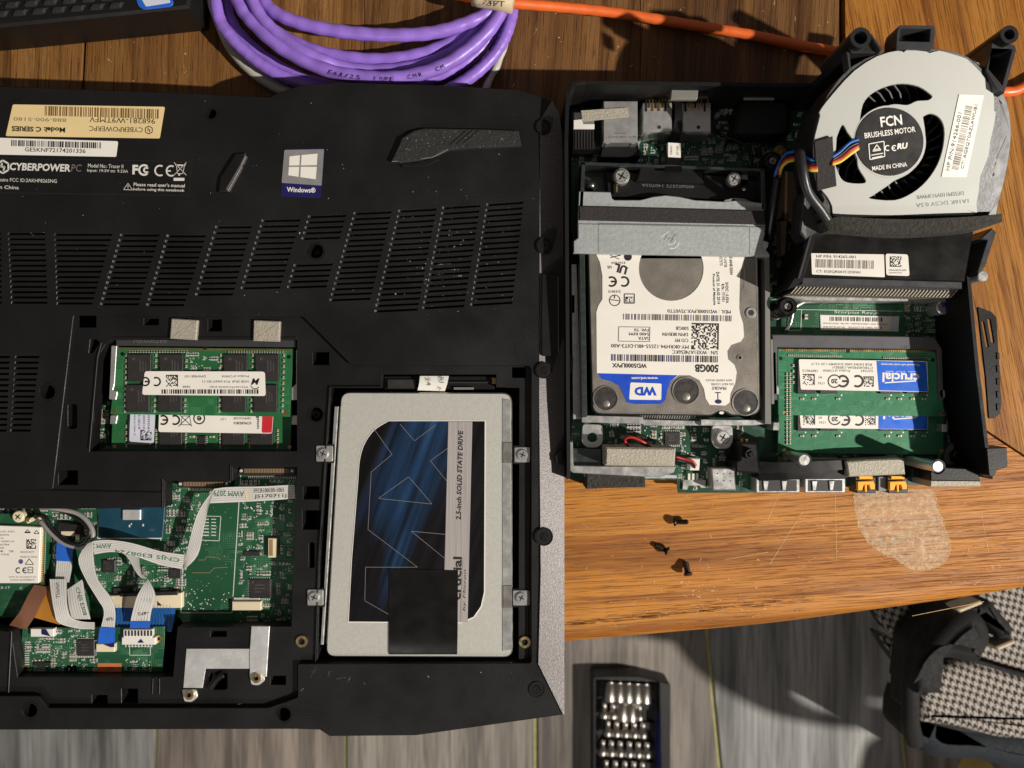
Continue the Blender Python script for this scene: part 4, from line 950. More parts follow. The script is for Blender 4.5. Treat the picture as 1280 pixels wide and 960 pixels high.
# the long folded one, in its straight runs
ffc([(368, 606, 66), (330, 608, 68), (268, 611, 70), (261, 628, 70)], [(369, 623, 66), (330, 626, 68), (264, 629, 70), (258, 629, 69.5)], 'printed end of the long white flat cable', [('AWM 2079', 286, 617, 38, 7, 178, 72, 'ink_green'), ('FFCR100109-1001', 336, 613, 37, 5, 1.5, 70.5, 'ink'), ('JS170711J', 338, 620.5, 40, 5, 1.5, 70.5, 'ink')], extra=lambda t_, zon: t_.line((307, 611), (309, 627), 2.5, 70.6, 'cream_label', zf=zon))
ffc([(268, 611, 71), (250, 636, 72), (240, 664, 73), (229, 711, 74)], [(261, 629, 71), (254, 664, 72), (247, 694, 73), (230, 712, 74)], 'middle run of the long white flat cable')
ffc([(230, 693.5, 73), (200, 689, 75), (165, 679, 77), (135, 675, 78), (113, 677, 78)], [(229, 711.5, 73), (200, 706, 75), (165, 694, 77), (140, 690, 78), (118, 693, 78)], 'lettered run of the long white flat cable', [('CNJS E308724', 184, 694, 82, 6, 172-14-8+22, 79.5, 'ink_green'), ('AWM 2', 127, 682.5, 24, 6, 181, 80.5, 'ink_green')])
ffc([(110, 679, 79), (98, 699, 80), (107, 724, 80), (122, 749, 78), (130, 764, 74), (126, 785, 66)], [(116, 677, 79), (117, 700, 80), (122, 724, 80), (139, 748, 78), (144, 765, 74), (143, 786, 66)], 'white flat cable with a blue end plugged into the touchpad board', [('4Pb', 137, 774, 10, 4, 8, 75, 'ink')], ([(125, 784, 67.6), (122, 804, 67.6)], [(143.5, 785, 67.6), (142.5, 805, 67.6)]))
ffc([(147, 679, 68), (166, 683, 70), (173, 700, 72), (177, 720, 73)], [(140, 686, 68), (158, 695, 70), (172, 718, 72), (184, 726, 73)], 'curled inner run of a white flat cable')
ffc([(184, 724, 74), (172, 744, 75), (166, 764, 72), (163, 778, 68)], [(185, 724, 74), (194, 744, 75), (189, 764, 72), (187, 778, 68)], 'white flat cable with ruled lines and a blue end', [('-4P2', 179, 767, 14, 4, 185, 72.6, 'ink')], ([(163, 777, 69.6), (162.5, 785, 69.6)], [(187, 777, 69.6), (187, 785, 69.6)]), extra=lines_on)
# foil strap
m = MB(); m.prism([(233, 811), (313, 811), (313, 836), (257, 836), (253, 860), (229, 860)], ZR, ZR+1, 'foil', .3); m.prism([(314, 783), (337, 783), (333, 846), (312, 846), (312, 815)], ZR+1, ZR+2.5, 'foil', .5); m.build('foil_strap', lp)
for px, py in ((236, 869), (320, 848)):
    m = MB(); m.prism(rounded([(px-9, py-7), (px+9, py-7), (px+11, py+3), (px+3, py+9), (px-6, py+8)], 3), ZR, ZR+2, 'foil', .5); m.ring(px, py, 3, 6, ZR+1, ZR+5, 'brass', 16); m.prism(circ(px, py, 3.1), ZR+1, ZR+2.4, 'deep_black'); m.build('standoff', lp)
m = MB(); m.tube(catmull([(263, 860, 78), (268, 852, 79), (274, 846, 79), (280, 843, 78)], 4), 4, 'black_plastic_smooth', 10); m.build('wire_clip', lp)
# foam pads
for q in ([(214, 398), (247, 400), (245, 425), (212, 423)], [(317, 400), (350, 401.5), (349, 427), (316, 426)]):
    m = MB(); m.prism(rounded(q, 1), ZR, ZR+5, 'conductive_fabric', 1); m.build('conductive_pad', lp)

# ---- laptop memory
ZU = 71; ZL = 58
m = MB(); m.prism([(145, 424), (370, 425), (370, 434), (145, 432)], 50, ZU+2, 'fan_flange', .5); m.text('GSTQWZU', 188, 426.5, 42, 4, ZU+2.2, 'grey_print', 180); m.build('memory_socket', lp)
lo = MB(); lo.prism([(142, 470), (366, 472), (363, 565), (139, 563)], ZL-3, ZL, 'memory_green', .2); lower = lo.build('memory_module', lp, label='lower green memory module with a red-ended white label')
up = MB(); up.prism([(147, 434), (367, 436), (362, 521), (138, 517.5)], ZU-3, ZU, 'memory_green', .2); upper = up.build('memory_module', lp, label='upper green memory module with eight black chips')
def lchip(w, h, bars=True):
    def fn(mb):
        lbox(mb, w, h, 0, 4, 'chip', .5)
        mb.add([(-w*.3, h*.28, 4.1), (-w*.18, h*.28, 4.1), (-w*.18, h*.38, 4.1), (-w*.3, h*.38, 4.1)], [[0, 1, 2, 3]], 'chip_print')
        for i in range(3):
            x = w*(0.02+.12*i); L_ = h*(.3-.05*i); mb.add([(x, -L_*.5, 4.1), (x+w*.05, -L_*.5, 4.1), (x+w*.05, L_, 4.1), (x, L_, 4.1)], [[0, 1, 2, 3]], 'chip_print')
    return fn
ku = kz(ZU+4); cm = local_mesh('memory_chip', lchip(29*ku, 34*ku)); kl = kz(ZL+4); cl = local_mesh('memory_chip', lchip(28*kl, 30*kl))
for x in (176, 216, 296, 335):
    shared('memory_chip', cm, upper, x, 460, ZU); shared('memory_chip', cm, upper, x-2, 498, ZU)
for x in (176, 215, 293, 328): shared('memory_chip', cl, lower, x, 541, ZL)
chip(lower, 247, 545, 257, 556, ZL, 3, legs=1, mark=False)
m = MB(); clusters(m, [(235, 440), (276, 440), (274, 466), (236, 466)], 26, ZU, 31)
for x in (158, 195, 233, 276, 316, 355):
    for i in range(11):
        y = 444+i*7
        if not (462 < y < 497 and 178 < x < 332): tiny(m, x-(y-444)*.03, y, 3.4, 1.8, ZU, True, 'part_tan', 2)
for i in range(22): tiny(m, 162+i*3.4, 439.5, 2.6, 1.3, ZU, True, 'part_dark', 1.5); tiny(m, 286+i*3.2, 440, 2.6, 1.3, ZU, True, 'part_dark', 1.5)
for i in range(100): x = 148+i*2.17; m.prism(rect(x, 434.6+.008*(x-148), x+1.3, 437.4+.008*(x-148)), ZU, ZU+.25, 'gold')
m.prism([(254, 433), (258, 433), (258, 437), (254, 437)], ZU, ZU+.4, 'deep_black'); m.flat(circ(153, 442.5, 2.6, 12), ZU+.2, 'deep_black'); m.flat(circ(361, 446, 2.6, 12), ZU+.2, 'deep_black'); m.flat(circ(143, 514, 2.6, 12), ZU+.2, 'copper_dot'); m.flat(circ(357, 516, 3, 12), ZU+.2, 'copper_dot')
m.build('module_components', upper, kind='stuff')
m = MB()
for x in (195, 232, 275, 312, 347):
    for i in range(5): tiny(m, x, 538+i*5.2, 3.4, 1.8, ZL, True, 'part_tan', 2)
for x in (240, 265): tiny(m, x, 546, 6, 2.6, ZL, False, 'part_tan', 2)
for i in range(5): tiny(m, 158, 533+i*8, 4, 2, ZL, True, 'part_tan', 2)
for x, y in ((141, 559), (360, 560)): m.flat(circ(x+2, y-1, 2.4, 12), ZL+.2, 'copper_dot')
m.build('module_components', lower, kind='stuff')
m = MB(); z = ZU+4.6; m.prism(rounded([(181, 464), (331, 464.5), (332, 495), (177.5, 493.5)], 3.5), ZU+4, z, 'white_label'); z += .15
m.ce(189, 477, 12, z, 'ink', 180); m.matrix(215, 476, 15, 15, z, 'ink', 180, 12, 7); m.barcode(263, 489.5, 122, 5.5, z, 'ink', 0, 60, 12)
for s_, cx, cy, w, ang in (('Product of CHINA', 294, 470.5, 34, 180), ('DPAMEB1103', 244, 470.5, 26, 180), ('16GB 2Rx8  PC4-2666V-SE1-11', 282, 477, 58, 180), ('MTA16ATF2G64HZ-2G6J1', 286, 483.5, 48, 180), ('1848', 233, 483.5, 9, 180)): m.text(s_, cx, cy, w, 2.8, z, 'ink', ang)
m.text('M', 319, 477, 11, 8, z, 'ink', 180, .03, shear=.3); m.arc(319, 480, 5.5, 6.5, 200, 320, z, 'ink'); m.build('module_label', upper)
m = MB(); z = ZL+4.6; m.prism(rounded([(199, 512), (342, 513), (340, 542), (198, 540)], 3), ZL+4, z, 'white_label'); m.flat(rounded([(328, 513), (341.6, 513), (339.8, 541), (327, 541)], 2), z+.1, 'red_print'); z += .15
m.ce(212, 525, 13, z, 'ink', 180); m.arc(249, 523, 6, 7.6, 0, 359, z, 'ink'); m.text('e', 249, 523, 6, 6, z, 'ink', 180, .03); m.outline([(226, 531), (228, 520), (237, 520), (239, 531)], .8, z, 'ink'); m.line((223, 533), (240, 517), .9, z, 'ink'); m.line((240, 533), (223, 517), .9, z, 'ink')
m.text('KCP424SD8/16', 303, 529, 22, 3.4, z, 'ink', 180, .02); m.text('CBMM1621028', 303, 523, 22, 2.8, z, 'ink', 180); m.text('1.2V', 279, 524, 7, 3, z, 'ink', 180); m.text('Kingston', 322.5, 523, 26, 5, z, 'ink', 90+180, .02, mirror=False); m.build('module_label', lower)
m = MB(); z = ZL+4.6; m.prism(rounded([(163, 512), (194, 512), (192, 554), (161.5, 552)], 3), ZL+4, z, 'pale_label'); z += .15
m.matrix(182.5, 544, 14, 13, z, 'ink', 0, 11, 31)
for i, s_ in enumerate(('MADE IN CHINA (T)', 'E-CBKC4P', '00000142', '0006')): m.text(s_, 168+i*6, 531-(3 if i else 0), 27 if i == 0 else 18, 2.8, z, 'ink', -90)
m.build('module_label', lower, label='small silver label')
for q, z in (([(139, 432), (146, 432), (143, 480), (141, 488), (147, 489), (145, 500), (136, 499), (137, 480)], ZU+1), ([(138, 519), (147, 519), (145, 530), (137, 530)], ZL+2), ([(370, 437), (376, 437), (376, 480), (372, 490), (372, 500), (364, 500), (364, 485), (370, 480)], ZU+1), ([(365, 519), (372, 519), (372, 531), (364, 531)], ZL+2)):
    m = MB(); m.prism(rounded(q, 1.2), 50, z, 'steel', .5); m.build('retaining_clip', lp)
m = MB(); m.prism(rect(120, 500, 137, 562), 40, 46, 'green_board'); m.prism(rect(120, 560, 138, 564), 40, 50, 'part_grey'); clusters(m, rect(121, 502, 136, 560), 30, 46, 41); m.build('board_strip', lp)

# ---- laptop drive
ZS = 76
q = [(426, 490), (640, 491), (641, 822), (407, 821)]
m = MB(); m.prism(rounded(q, 12, 5), 40, ZS, 'drive_case', 1.4, side='drive_edge'); ssd = m.build('solid_state_drive', lp, label='silver solid state drive with a dark blue label')
m = MB(); m.prism([(628, 498), (638, 500), (639.4, 812), (628, 814)], ZS, ZS+.8, 'steel', .3); m.prism([(629, 553), (640, 553), (640, 579), (629, 579)], ZS, ZS+2, 'drive_edge', .4); m.prism([(629, 732), (640, 732), (640, 760), (629, 760)], ZS, ZS+2, 'drive_edge', .4); m.build('drive_bracket', ssd)
m = MB(); m.prism([(418, 508), (423, 508), (404, 806), (400.5, 806)], 50, ZS-1, 'steel', .5); m.build('drive_bracket', ssd)
for x0, y0, x1, y1 in ((395, 557, 416, 577), (384, 737, 404, 757), (643, 559, 663, 578), (641, 738, 662, 757)):
    m = MB(); m.prism(rounded(rect(x0-2, y0-2, x1+2, y1+2), 2), ZR, ZR+.3, 'deep_black'); m.prism(rounded(rect(x0, y0, x1, y1), 2), ZR, ZR+2, 'steel', .5); cx = (x0+x1)/2+(-2 if x0 < 500 else 0); screw_head(m, cx, (y0+y1)/2, 7, ZR+2, ZR+4.6, 'steel', 'part_dark'); m.build('bracket_tab', ssd)
m = MB(); z = ZS+.5; lab = catmull([(448, 600), (450, 575), (456, 555), (468, 538), (486, 526.5)], 5)
outer = lab+[(606, 526.5), (605, 740), (601, 758), (592, 771), (576, 778), (436, 777), (440, 700)]
m.prism([(520+(x-520)*1.012, 652+(y-652)*1.008) for x, y in outer], ZS, z, 'white_label'); z += .15
m.flat(outer, z, 'ssd_art'); z += .15
m.flat([(560.5, 527), (590.5, 527), (584.5, 778), (554, 778)], z, 'ssd_stripe'); z += .15
m.text('2.5-inch SOLID STATE DRIVE', 574.5, 594, 112, 6.4, z, 'ink', 88.5, .03, shear=.15)
m.text('crucial', 571.3, 723, 54, 11, z, 'ink', 88.5, .03); m.text('by Micron', 581, 738, 52, 4, z, 'ink', 88.5, .0, shear=.2); m.line((578.5, 698), (575, 776), .4, z, 'ink_grey')
zz = z-.1
for pts in ([(468, 537), (490, 568), (464, 590), (460, 662), (522, 709), (457, 709), (456, 751), (486, 768)], [(500, 530), (518, 551), (545, 531)], [(560, 560), (538, 576), (559, 602)], [(473, 623), (511, 596), (540, 630), (473, 623)], [(557, 668), (514, 664), (556, 698)]):
    for i in range(len(pts)-1): m.line(pts[i], pts[i+1], .55, zz, 'part_grey')
m.build('drive_label', ssd, label='dark blue label with a silver stripe')
m = MB(); m.strip([(486, 711, ZS+1.4), (486, 790, ZS+1.6), (486, 816, ZS+1.6), (486, 823, ZS-4), (486, 829, 60)], [(572.5, 713, ZS+1.4), (572, 790, ZS+1.6), (571.5, 816, ZS+1.6), (571.5, 823, ZS-4), (571.5, 829, 60)], 'gloss_tape', .7); m.build('pull_tape', ssd, label='wide black tape over the lower end')
m = MB(); m.prism([(480, 470), (618, 470), (618, 488), (480, 488)], 40, 66, 'black_plastic_smooth', 1); m.prism([(484, 474), (520, 474), (520, 486), (484, 486)], 66, 69, 'part_dark', .6); m.prism([(567, 484), (592, 484), (592, 487), (567, 487)], 66, 70, 'part_grey', .3); m.prism([(558, 477), (610, 477), (610, 479), (558, 479)], 66, 70, 'part_dark', .3); m.prism([(615, 472), (620, 472), (620, 480), (615, 480)], 66, 70, 'part_tan', .3); m.build('drive_connector', lp)
m = MB(); m.strip([(525, 470, 74), (524, 479, 76), (522, 488, 72)], [(561, 470, 74), (559, 480, 76), (556, 489, 72)], 'white_plastic', .8); m.text('24', 536, 477, 10, 5, 76.6, 'ink_grey', -85); m.text('RU', 552, 475, 7, 6, 76.6, 'ink_green', -85); m.text('A', 550, 485.5, 5, 4, 76, 'ink_grey', -85); m.build('drive_ribbon', lp)

# ================================================================ MINI COMPUTER
mp = thing('mini_computer', 'small opened black desktop computer with its drive cage and green memory exposed', 'mini computer', 960, 400, 0)
def rebase(pts, za, zb): r = kz(za)/kz(zb); return [(640+(x-640)*r, 480+(y-480)*r) for x, y in pts]
RIM = [(709, 600), (706, 330), (705, 180), (707, 118), (716, 104), (732, 101), (900, 103), (1015, 104), (1100, 106), (1181, 110), (1196, 250), (1213, 345), (1224, 460), (1245, 600)]
ch = MB(); fl_ = rebase(RIM, 98, 4); ch.prism(fl_, 0.5, 4, 'deep_black'); ch.build('chassis_floor', mp)
m = MB(); ins = offset_poly([((x-640)*kz(98), (480-y)*kz(98)) for x, y in RIM], 4)
outw = [((x-640)*kz(98), (480-y)*kz(98)) for x, y in RIM]; n = len(RIM)
H = [96, 107, 109, 107, 102, 98, 98, 98, 98, 98, 98, 98, 98, 92]
vs = [(x, y, 1) for x, y in outw]+[(x, y, h) for (x, y), h in zip(outw, H)]+[(x, y, h) for (x, y), h in zip(ins, H)]+[(x, y, 4) for x, y in ins]
fs = [[k_*n+i+1, k_*n+i, (k_+1)*n+i, (k_+1)*n+i+1] for i in range(n-1) for k_ in range(3)]
m.add(vs, fs, 'deep_black'); m.build('chassis_wall', mp)
m = MB(); q = [(1222, 383), (1240, 390), (1246, 397), (1252, 505), (1250, 517), (1243, 523), (1236, 523), (1232, 470)]
m.plate(rounded(q, 2), [rounded([(1227, 402), (1230, 402), (1236, 434), (1232, 434)], 1), rounded([(1234, 398), (1238, 399), (1243, 428), (1239, 428)], 1)], 94, 97, 'black_plastic_smooth', .5)
m.build('side_flange', mp)
m = MB(); m.prism([(1233, 560), (1259, 559), (1260, 583), (1247, 588), (1241, 598), (1236, 594)], 60, 95, 'black_plastic_smooth', 1); m.build('corner_block', mp)
for i in range(5):
    m = MB(); m.prism([(1246, 441+i*16), (1249.5, 441+i*16), (1250, 449+i*16), (1246.5, 449+i*16)], 96, 98.2, 'black_plastic', .4); m.build('flange_rib', mp)
m = MB(); m.prism([(704, 562), (700, 563), (693, 570), (694, 578), (704, 583)], 50, 88, 'black_plastic_smooth', 1); m.build('side_tab', mp)
ZM = 24
m = MB(); m.prism([(714, 118), (1160, 118), (1186, 385), (1207, 592), (1150, 606), (955, 609), (950, 616), (848, 616), (846, 600), (714, 600)], 20, ZM, 'dark_green_board', .2); brd = m.build('motherboard', mp)
m = MB(); m.prism([(1183, 385), (1186.5, 385), (1204, 545), (1212, 592), (1206, 592), (1200, 548)], ZM-3, ZM+3, 'part_grey', .3); m.build('board_rail', mp)
m = MB(); m.prism([(995, 381), (1130, 378), (1132, 424), (985, 424), (984, 400)], ZM, ZM+1, 'green_board', .1); m.build('board_area', mp)
m = MB()
clusters(m, [(714, 185), (760, 185), (760, 205), (714, 205)], 40, ZM, 51); clusters(m, [(800, 165), (960, 165), (955, 205), (760, 205), (760, 190)], 300, ZM, 52)
clusters(m, [(895, 120), (1000, 120), (1000, 200), (895, 200)], 90, ZM, 53, [(922, 122, 990, 165)]); clusters(m, [(1130, 378), (1180, 378), (1184, 424), (1132, 424)], 170, ZM, 54, [(1168, 372, 1192, 392)])
clusters(m, [(714, 526), (930, 528), (930, 610), (850, 612), (848, 588), (714, 588)], 560, ZM, 55, [(725, 530, 755, 562), (829, 538, 850, 558), (712, 562, 846, 600), (887, 532, 918, 562), (860, 572, 876, 592), (888, 582, 922, 616)])
clusters(m, [(1182, 440), (1194, 440), (1204, 560), (1184, 572)], 90, ZM, 56); clusters(m, [(970, 566), (1175, 570), (1160, 590), (970, 585)], 90, ZM, 57)
clusters(m, [(962, 270), (1000, 270), (985, 370), (962, 370)], 40, ZM, 58)
m.outline([(984, 387), (1002, 387), (1001, 413), (984, 413)], .7, ZM+1.2, 'silkscreen', False); m.line((1002, 387), (1128, 389), .6, ZM+1.2, 'silkscreen')
m.text('Scorpius Rev.A', 1071, 391, 56, 4.6, ZM+1.3, 'silkscreen', -1.5); m.text('HDPWR1', 842, 566, 16, 3, ZM+.3, 'silkscreen', 90); m.text('JCN1', 831, 556, 0*1+12, 3, ZM+.3, 'silkscreen')
m.text('JCN1', 790, 560, 12, 3, ZM+.3, 'silkscreen'); m.text('AUDIO1', 857, 598, 3, 14, ZM+.3, 'silkscreen'); m.text('MEM5', 1052, 567, 12, 2.6, ZM+.3, 'silkscreen'); m.text('MEM4', 1093, 567, 12, 2.6, ZM+.3, 'silkscreen'); m.text('USB3', 975, 567, 10, 2.6, ZM+.3, 'silkscreen')
tiny(m, 1008, 396, 6, 4, ZM+1, True, 'part_tan', 3)
m.build('surface_components', brd, kind='stuff')
def mchip(x0, y0, x1, y1, h=3, legs=0): return chip(brd, x0, y0, x1, y1, ZM, h, legs=legs)
mchip(831, 540, 850, 556, 3, 2); mchip(944, 184, 953, 194, 3, 1); mchip(905, 556, 917, 568, 3)
for x, y in ((897, 143), (908, 138), (898, 158)):
    m = MB(); m.prism(circ(x, y, 3.4, 14), ZM, 34, 'part_grey', .6); m.build('capacitor', brd)
# label on the board
m = MB(); z = ZM+2; m.prism([(1025, 393.5), (1124, 395.5), (1123, 414.5), (1026, 412.5)], ZM+1, z, 'pale_label'); m.flat([(1026, 394.5), (1114, 396), (1113, 413.5), (1027, 412)], z+.1, 'white_label'); z += .2
m.barcode(1070, 399, 66, 5.2, z, 'ink', -1, 40, 77); m.text('SPS# 907154-001  Mfg DPN  PDBPK0RDP3EBDF  ASM# 918295-001', 1069, 405, 80, 2.2, z, 'ink', -1); m.text('SPS# 907154-601-001    PRODUCT OF CHINA, REV. 0B', 1066, 409.4, 74, 2.3, z, 'ink', -1); m.build('board_label', mp)
m = MB(); m.prism(circ(1180, 384, 9, 20), ZM, 50, 'steel', 1.4); m.add([], [], 'steel'); m.flat([(1177+9*math.cos(R(a)), 384-7.6*math.sin(R(a))) for a in range(-10, 100, 12)]+[(1178, 384)], 50.1, 'capacitor_purple'); m.build('capacitor', mp)

# rear ports
def port(x0, y0, x1, y1, z, pins=0, label=None):
    c = MB(); c.prism(rect(x0, y0, x1, y1), ZM, z, 'steel', 1); c.prism(rect(x0+3, y1, x0+8, y1+2), ZM, z-4, 'steel', .3); c.prism(rect(x1-8, y1, x1-3, y1+2), ZM, z-4, 'steel', .3)
    o = c.build('rear_port', mp, label=label)
    d = MB()
    for i in range(pins): x = x0+4+(x1-x0-8)*i/(pins-1); d.prism(rect(x-1, y0-4, x+1, y0+(7 if i % 2 else 11)), z-3, z+1.2, 'gold' if i % 3 else 'deep_black')
    d.flat(circ((x0+x1)/2+2, y1-6, 2.4, 12), z+.2, 'part_dark')
    if pins: d.build('contact_springs', o, kind='stuff')
    return o
port(717, 163, 744, 160, 60) if False else None
port(717, 140, 743, 160, 55, label='small silver port')
port(754, 126, 797, 178, 64, label='network port with a taped shield'); port(804, 128, 840, 165, 58, 8, label='silver twin port'); port(853, 128, 889, 165, 58, 8, label='silver twin port beside the black cable')
m = MB(); m.text('RJ-45 1GBE-RTL18', 778, 171, 34, 3, 64.4, 'ink_grey', 180); m.text('FOXCONN', 775, 166.5, 14, 2, 64.4, 'ink_grey', 180); m.build('printed_text', mp)
m = MB(); m.prism([(754, 178), (797, 178), (800, 196), (750, 196)], ZM, 48, 'black_plastic_smooth', 1); m.build('port_block', mp)
m = MB(); m.prism([(716, 161), (744, 161), (744, 187), (716, 187)], ZM, 54, 'black_plastic_smooth', .5)
for i in range(7): m.prism(rect(719+i*3.6, 163, 720.6+i*3.6, 186), 54, 55, 'part_dark')
m.build('port_block', mp)
m = MB(); m.prism([(717, 150), (727, 148), (729, 155), (743, 155), (743, 161), (717, 161)], 54, 56.5, 'white_plastic', .3); m.build('port_tab', mp)
m = MB(); m.prism([(726, 138), (785, 134), (786, 146), (756, 149), (728, 152)], 66, 67, 'conductive_fabric', .3); m.build('shield_tape', mp)
m = MB(); m.prism(rounded([(839, 111), (873, 112), (872, 124), (838, 124)], 1.5), 78, 84, 'part_grey', 1); m.prism([(873, 112), (886, 110), (886, 122), (873, 121)], 70, 76, 'part_dark', 1); m.build('cable_plug', mp)
m = MB(); m.strip(catmull([(843, 124, 80), (844, 140, 66), (842, 158, 58), (836, 175, 60), (834, 190, 72), (831, 215, 86)], 4), catmull([(851, 124, 80), (853, 140, 66), (852, 158, 58), (849, 175, 60), (850, 190, 72), (853, 215, 86)], 4), 'gloss_tape', 2); o = m.build('drive_cable', mp)
m = MB(); m.prism([(835, 178), (851, 179), (851, 197), (835, 196)], 70, 77, 'white_label', .2); m.text('V5B6A21', 839, 188, 12, 2.6, 77.3, 'ink_grey', 90); m.text('20Y1D8D', 847, 188, 12, 2.6, 77.3, 'ink_grey', 90); m.build('cable_label', o)
m = MB(); m.prism([(926, 126), (986, 126), (988, 166), (918, 166)], ZM, 62, 'black_plastic_smooth', 3); m.prism(rect(930, 121, 968, 124), 60, 64, 'steel', .4); m.build('display_port', mp)
m = MB(); m.prism(rounded([(728, 107), (770, 106), (804, 107), (804, 114), (728, 116)], 2), 60, 70, 'dark_sheet', .6); m.build('back_plate', mp)
m = MB(); m.tube(catmull([(896, 166, 40), (905, 170, 44), (925, 178, 46), (938, 190, 44), (940, 206, 40)], 4), 2.2, 'wire_black', 8); m.build('antenna_cable', mp)
m = MB(); m.ring(975, 189, 3, 8, ZM, 42, 'brass', 18)
m.prism(circ(975, 189, 3.2), ZM, 38, 'copper_dot'); m.build('standoff', mp)
def spring(px, py, r, z0, z1, mt='black_screw'):
    c = MB(); zz = [z0+(z1-z0)*t for t in (0, .12, .14, .3, .32, .5, .52, .7, .72, .9, 1)]; rr = [1.1, 1.1, .8, .8, 1.0, 1.0, .82, .82, 1.05, 1.05, .95]
    b = len(c.v); w = P(px, py, z1); N = 20
    for z, q in zip(zz, rr):
        for j in range(N): a = 2*math.pi*j/N; c.v.append((w[0]+r*q*math.cos(a), w[1]+r*q*math.sin(a), z))
    for i in range(len(zz)-1):
        for j in range(N): k_ = (j+1) % N; c.face([b+i*N+j, b+i*N+k_, b+(i+1)*N+k_, b+(i+1)*N+j], mt, False)
    c.ring(px, py, r*.62, r*.95, z1-6, z1+.3, mt, 20); c.prism(circ(px, py, r*.64), z1-8, z1-5, 'deep_black'); screw_head(c, px, py, r*.45, z1-6, z1-4, 'steel')
    return c.build('spring_screw', mp)
spring(985, 383, 11, 30, 84); spring(966, 201, 11, 30, 80); 
for x, y, r in ((969, 359, 7), (981, 352, 6.5)):
    m = MB(); m.ring(x, y, r*.62, r, ZM, 50, 'steel', 18); m.prism(circ(x, y, r*.6), ZM, 46, 'part_dark'); m.build('standoff', mp)
# brown heat spreader and rails beside the drive
m = MB(); m.prism([(975, 214), (1006, 214), (1002, 278), (970, 272)], 30, 46, 'copper_brown', 1); m.prism([(982, 214), (985, 214), (984, 276), (981, 276)], 46, 48, 'part_tan', .3); m.build('heat_spreader', mp)
m = MB(); m.prism([(976, 276), (984, 276), (982, 318), (977, 318)], 40, 56, 'copper_brown', .5); m.build('board_rail', mp)

# ---- drive cage
ZC = 82
m = MB(); m.prism([(728, 203), (957, 212), (957, 262), (724, 258)], 40, 52, 'dark_sheet', .6)
m.prism([(727, 202), (955, 210.5), (955, 214), (727, 206)], 50, ZC, 'dark_sheet', .5); m.prism([(727, 202), (732, 203), (729, 260), (724, 260)], 50, ZC, 'dark_sheet', .5); m.prism([(951, 211), (956, 211), (958, 262), (952, 262)], 50, ZC, 'dark_sheet', .5)
m.line((744, 208), (792, 209.5), 2, 74, 'steel', zf=lambda a, b: 74); m.build('drive_cage', mp)
m = MB(); m.prism([(757, 214), (900, 219), (925, 222), (948, 226), (948, 252), (760, 246)], 52, 68, 'black_plastic_smooth', 1.2); m.prism([(800, 207), (868, 209), (880, 214), (880, 229), (796, 226)], 60, 76, 'black_plastic_smooth', 1.5)
m.text('400#02573 140703A', 835, 232.3, 66, 4, 68.3, 'grey_print', 178); m.build('drive_connector', mp)
m = MB(); m.prism(rounded([(767, 225), (776, 225), (776, 242), (767, 242)], .5), 68, 71, 'deep_black'); m.prism(rect(770, 230, 772, 240), 71, 71.6, 'brass'); m.build('cage_slot', mp)
m = MB(); z0 = ZC
m.prism([(723.5, 239), (763, 240), (765, 248), (768, 250), (800, 250), (816, 246), (832, 244), (850, 246), (868, 250), (905, 252), (925, 250), (955, 254), (957, 287), (952, 290), (722, 280)], 78, ZC, 'zinc_sheet', .8)
m.prism([(722, 279), (955, 283), (957, 291), (953, 305), (959, 320), (930, 320.5), (716.5, 316.5), (716.5, 301), (722, 297)], 78, ZC+1.6, 'zinc_sheet', 1.2)
brk = m.build('drive_bracket', mp)
m = MB(); m.outline([(748, 316), (748, 282.5), (751, 279.5), (937, 283), (937, 318)], .7, ZC+1.8, 'part_grey', False)
m.arc(840, 302, 8.4, 9.3, 250, 360, ZC+1.8, 'white_label'); m.arc(838, 299, 6.2, 7, 240, 350, ZC+1.8, 'white_label'); m.line((826, 297), (836, 289), .8, ZC+1.8, 'white_label'); m.line((830, 300), (834, 293), .7, ZC+1.8, 'part_grey'); m.line((838, 303), (845, 292), .8, ZC+1.8, 'part_grey'); m.arc(838, 301, 3, 3.8, 30, 150, ZC+1.8, 'part_grey')
m.build('embossed_mark', brk)
m = MB(); m.prism([(724, 257.5), (956, 263.5), (956, 280), (724, 274.5)], ZC, ZC+4.5, 'fabric_tape', .8); m.build('foam_strip', brk)
m = MB(); m.plate(rounded([(905, 250), (918, 247), (930, 248), (940, 252), (938, 257), (905, 255)], 2), [circ(917, 251, 3, 12)], 70, 81, 'part_grey', .4); m.build('bracket_ear', brk)
m = MB(); m.prism(rounded([(953, 300), (961, 303), (960, 309), (957, 312), (962, 318), (962, 322), (946, 321)], 1), 70, ZC+1, 'steel', .4); m.build('bracket_tab', brk)
for x, y, r in ((777, 220, 9.3), (918, 223, 8)):
    m = MB(); m.prism(circ(x, y, r*1.12, 22), 60, 76, 'steel', 1); m.prism(circ(x, y, r, 22), 76, 84, 'steel', 1.8); m.line((x-r*.5, y-r*.3), (x+r*.5, y+r*.3), r*.2, 84.2, 'part_dark'); m.line((x+r*.3, y-r*.5), (x-r*.3, y+r*.5), r*.2, 84.2, 'part_dark')
    for k_ in range(14): a = 2*math.pi*k_/14; m.prism(circ(x+r*.8*math.cos(a), y+r*.8*math.sin(a), r*.09, 6), 84, 84.8, 'drive_edge')
    m.build('thumb_screw', mp)
for x, y in ((740, 232), (930, 237)):
    m = MB(); m.prism(circ(x, y, 7, 18), 52, 62, 'deep_black', .6); m.sphere(P(x, y, 70), 3.2, 'drive_edge'); m.build('locating_pin', mp)
m = MB(); m.prism(rect(925, 218, 935, 232), 62, 68, 'part_grey', .5); m.build('cage_tab', mp)
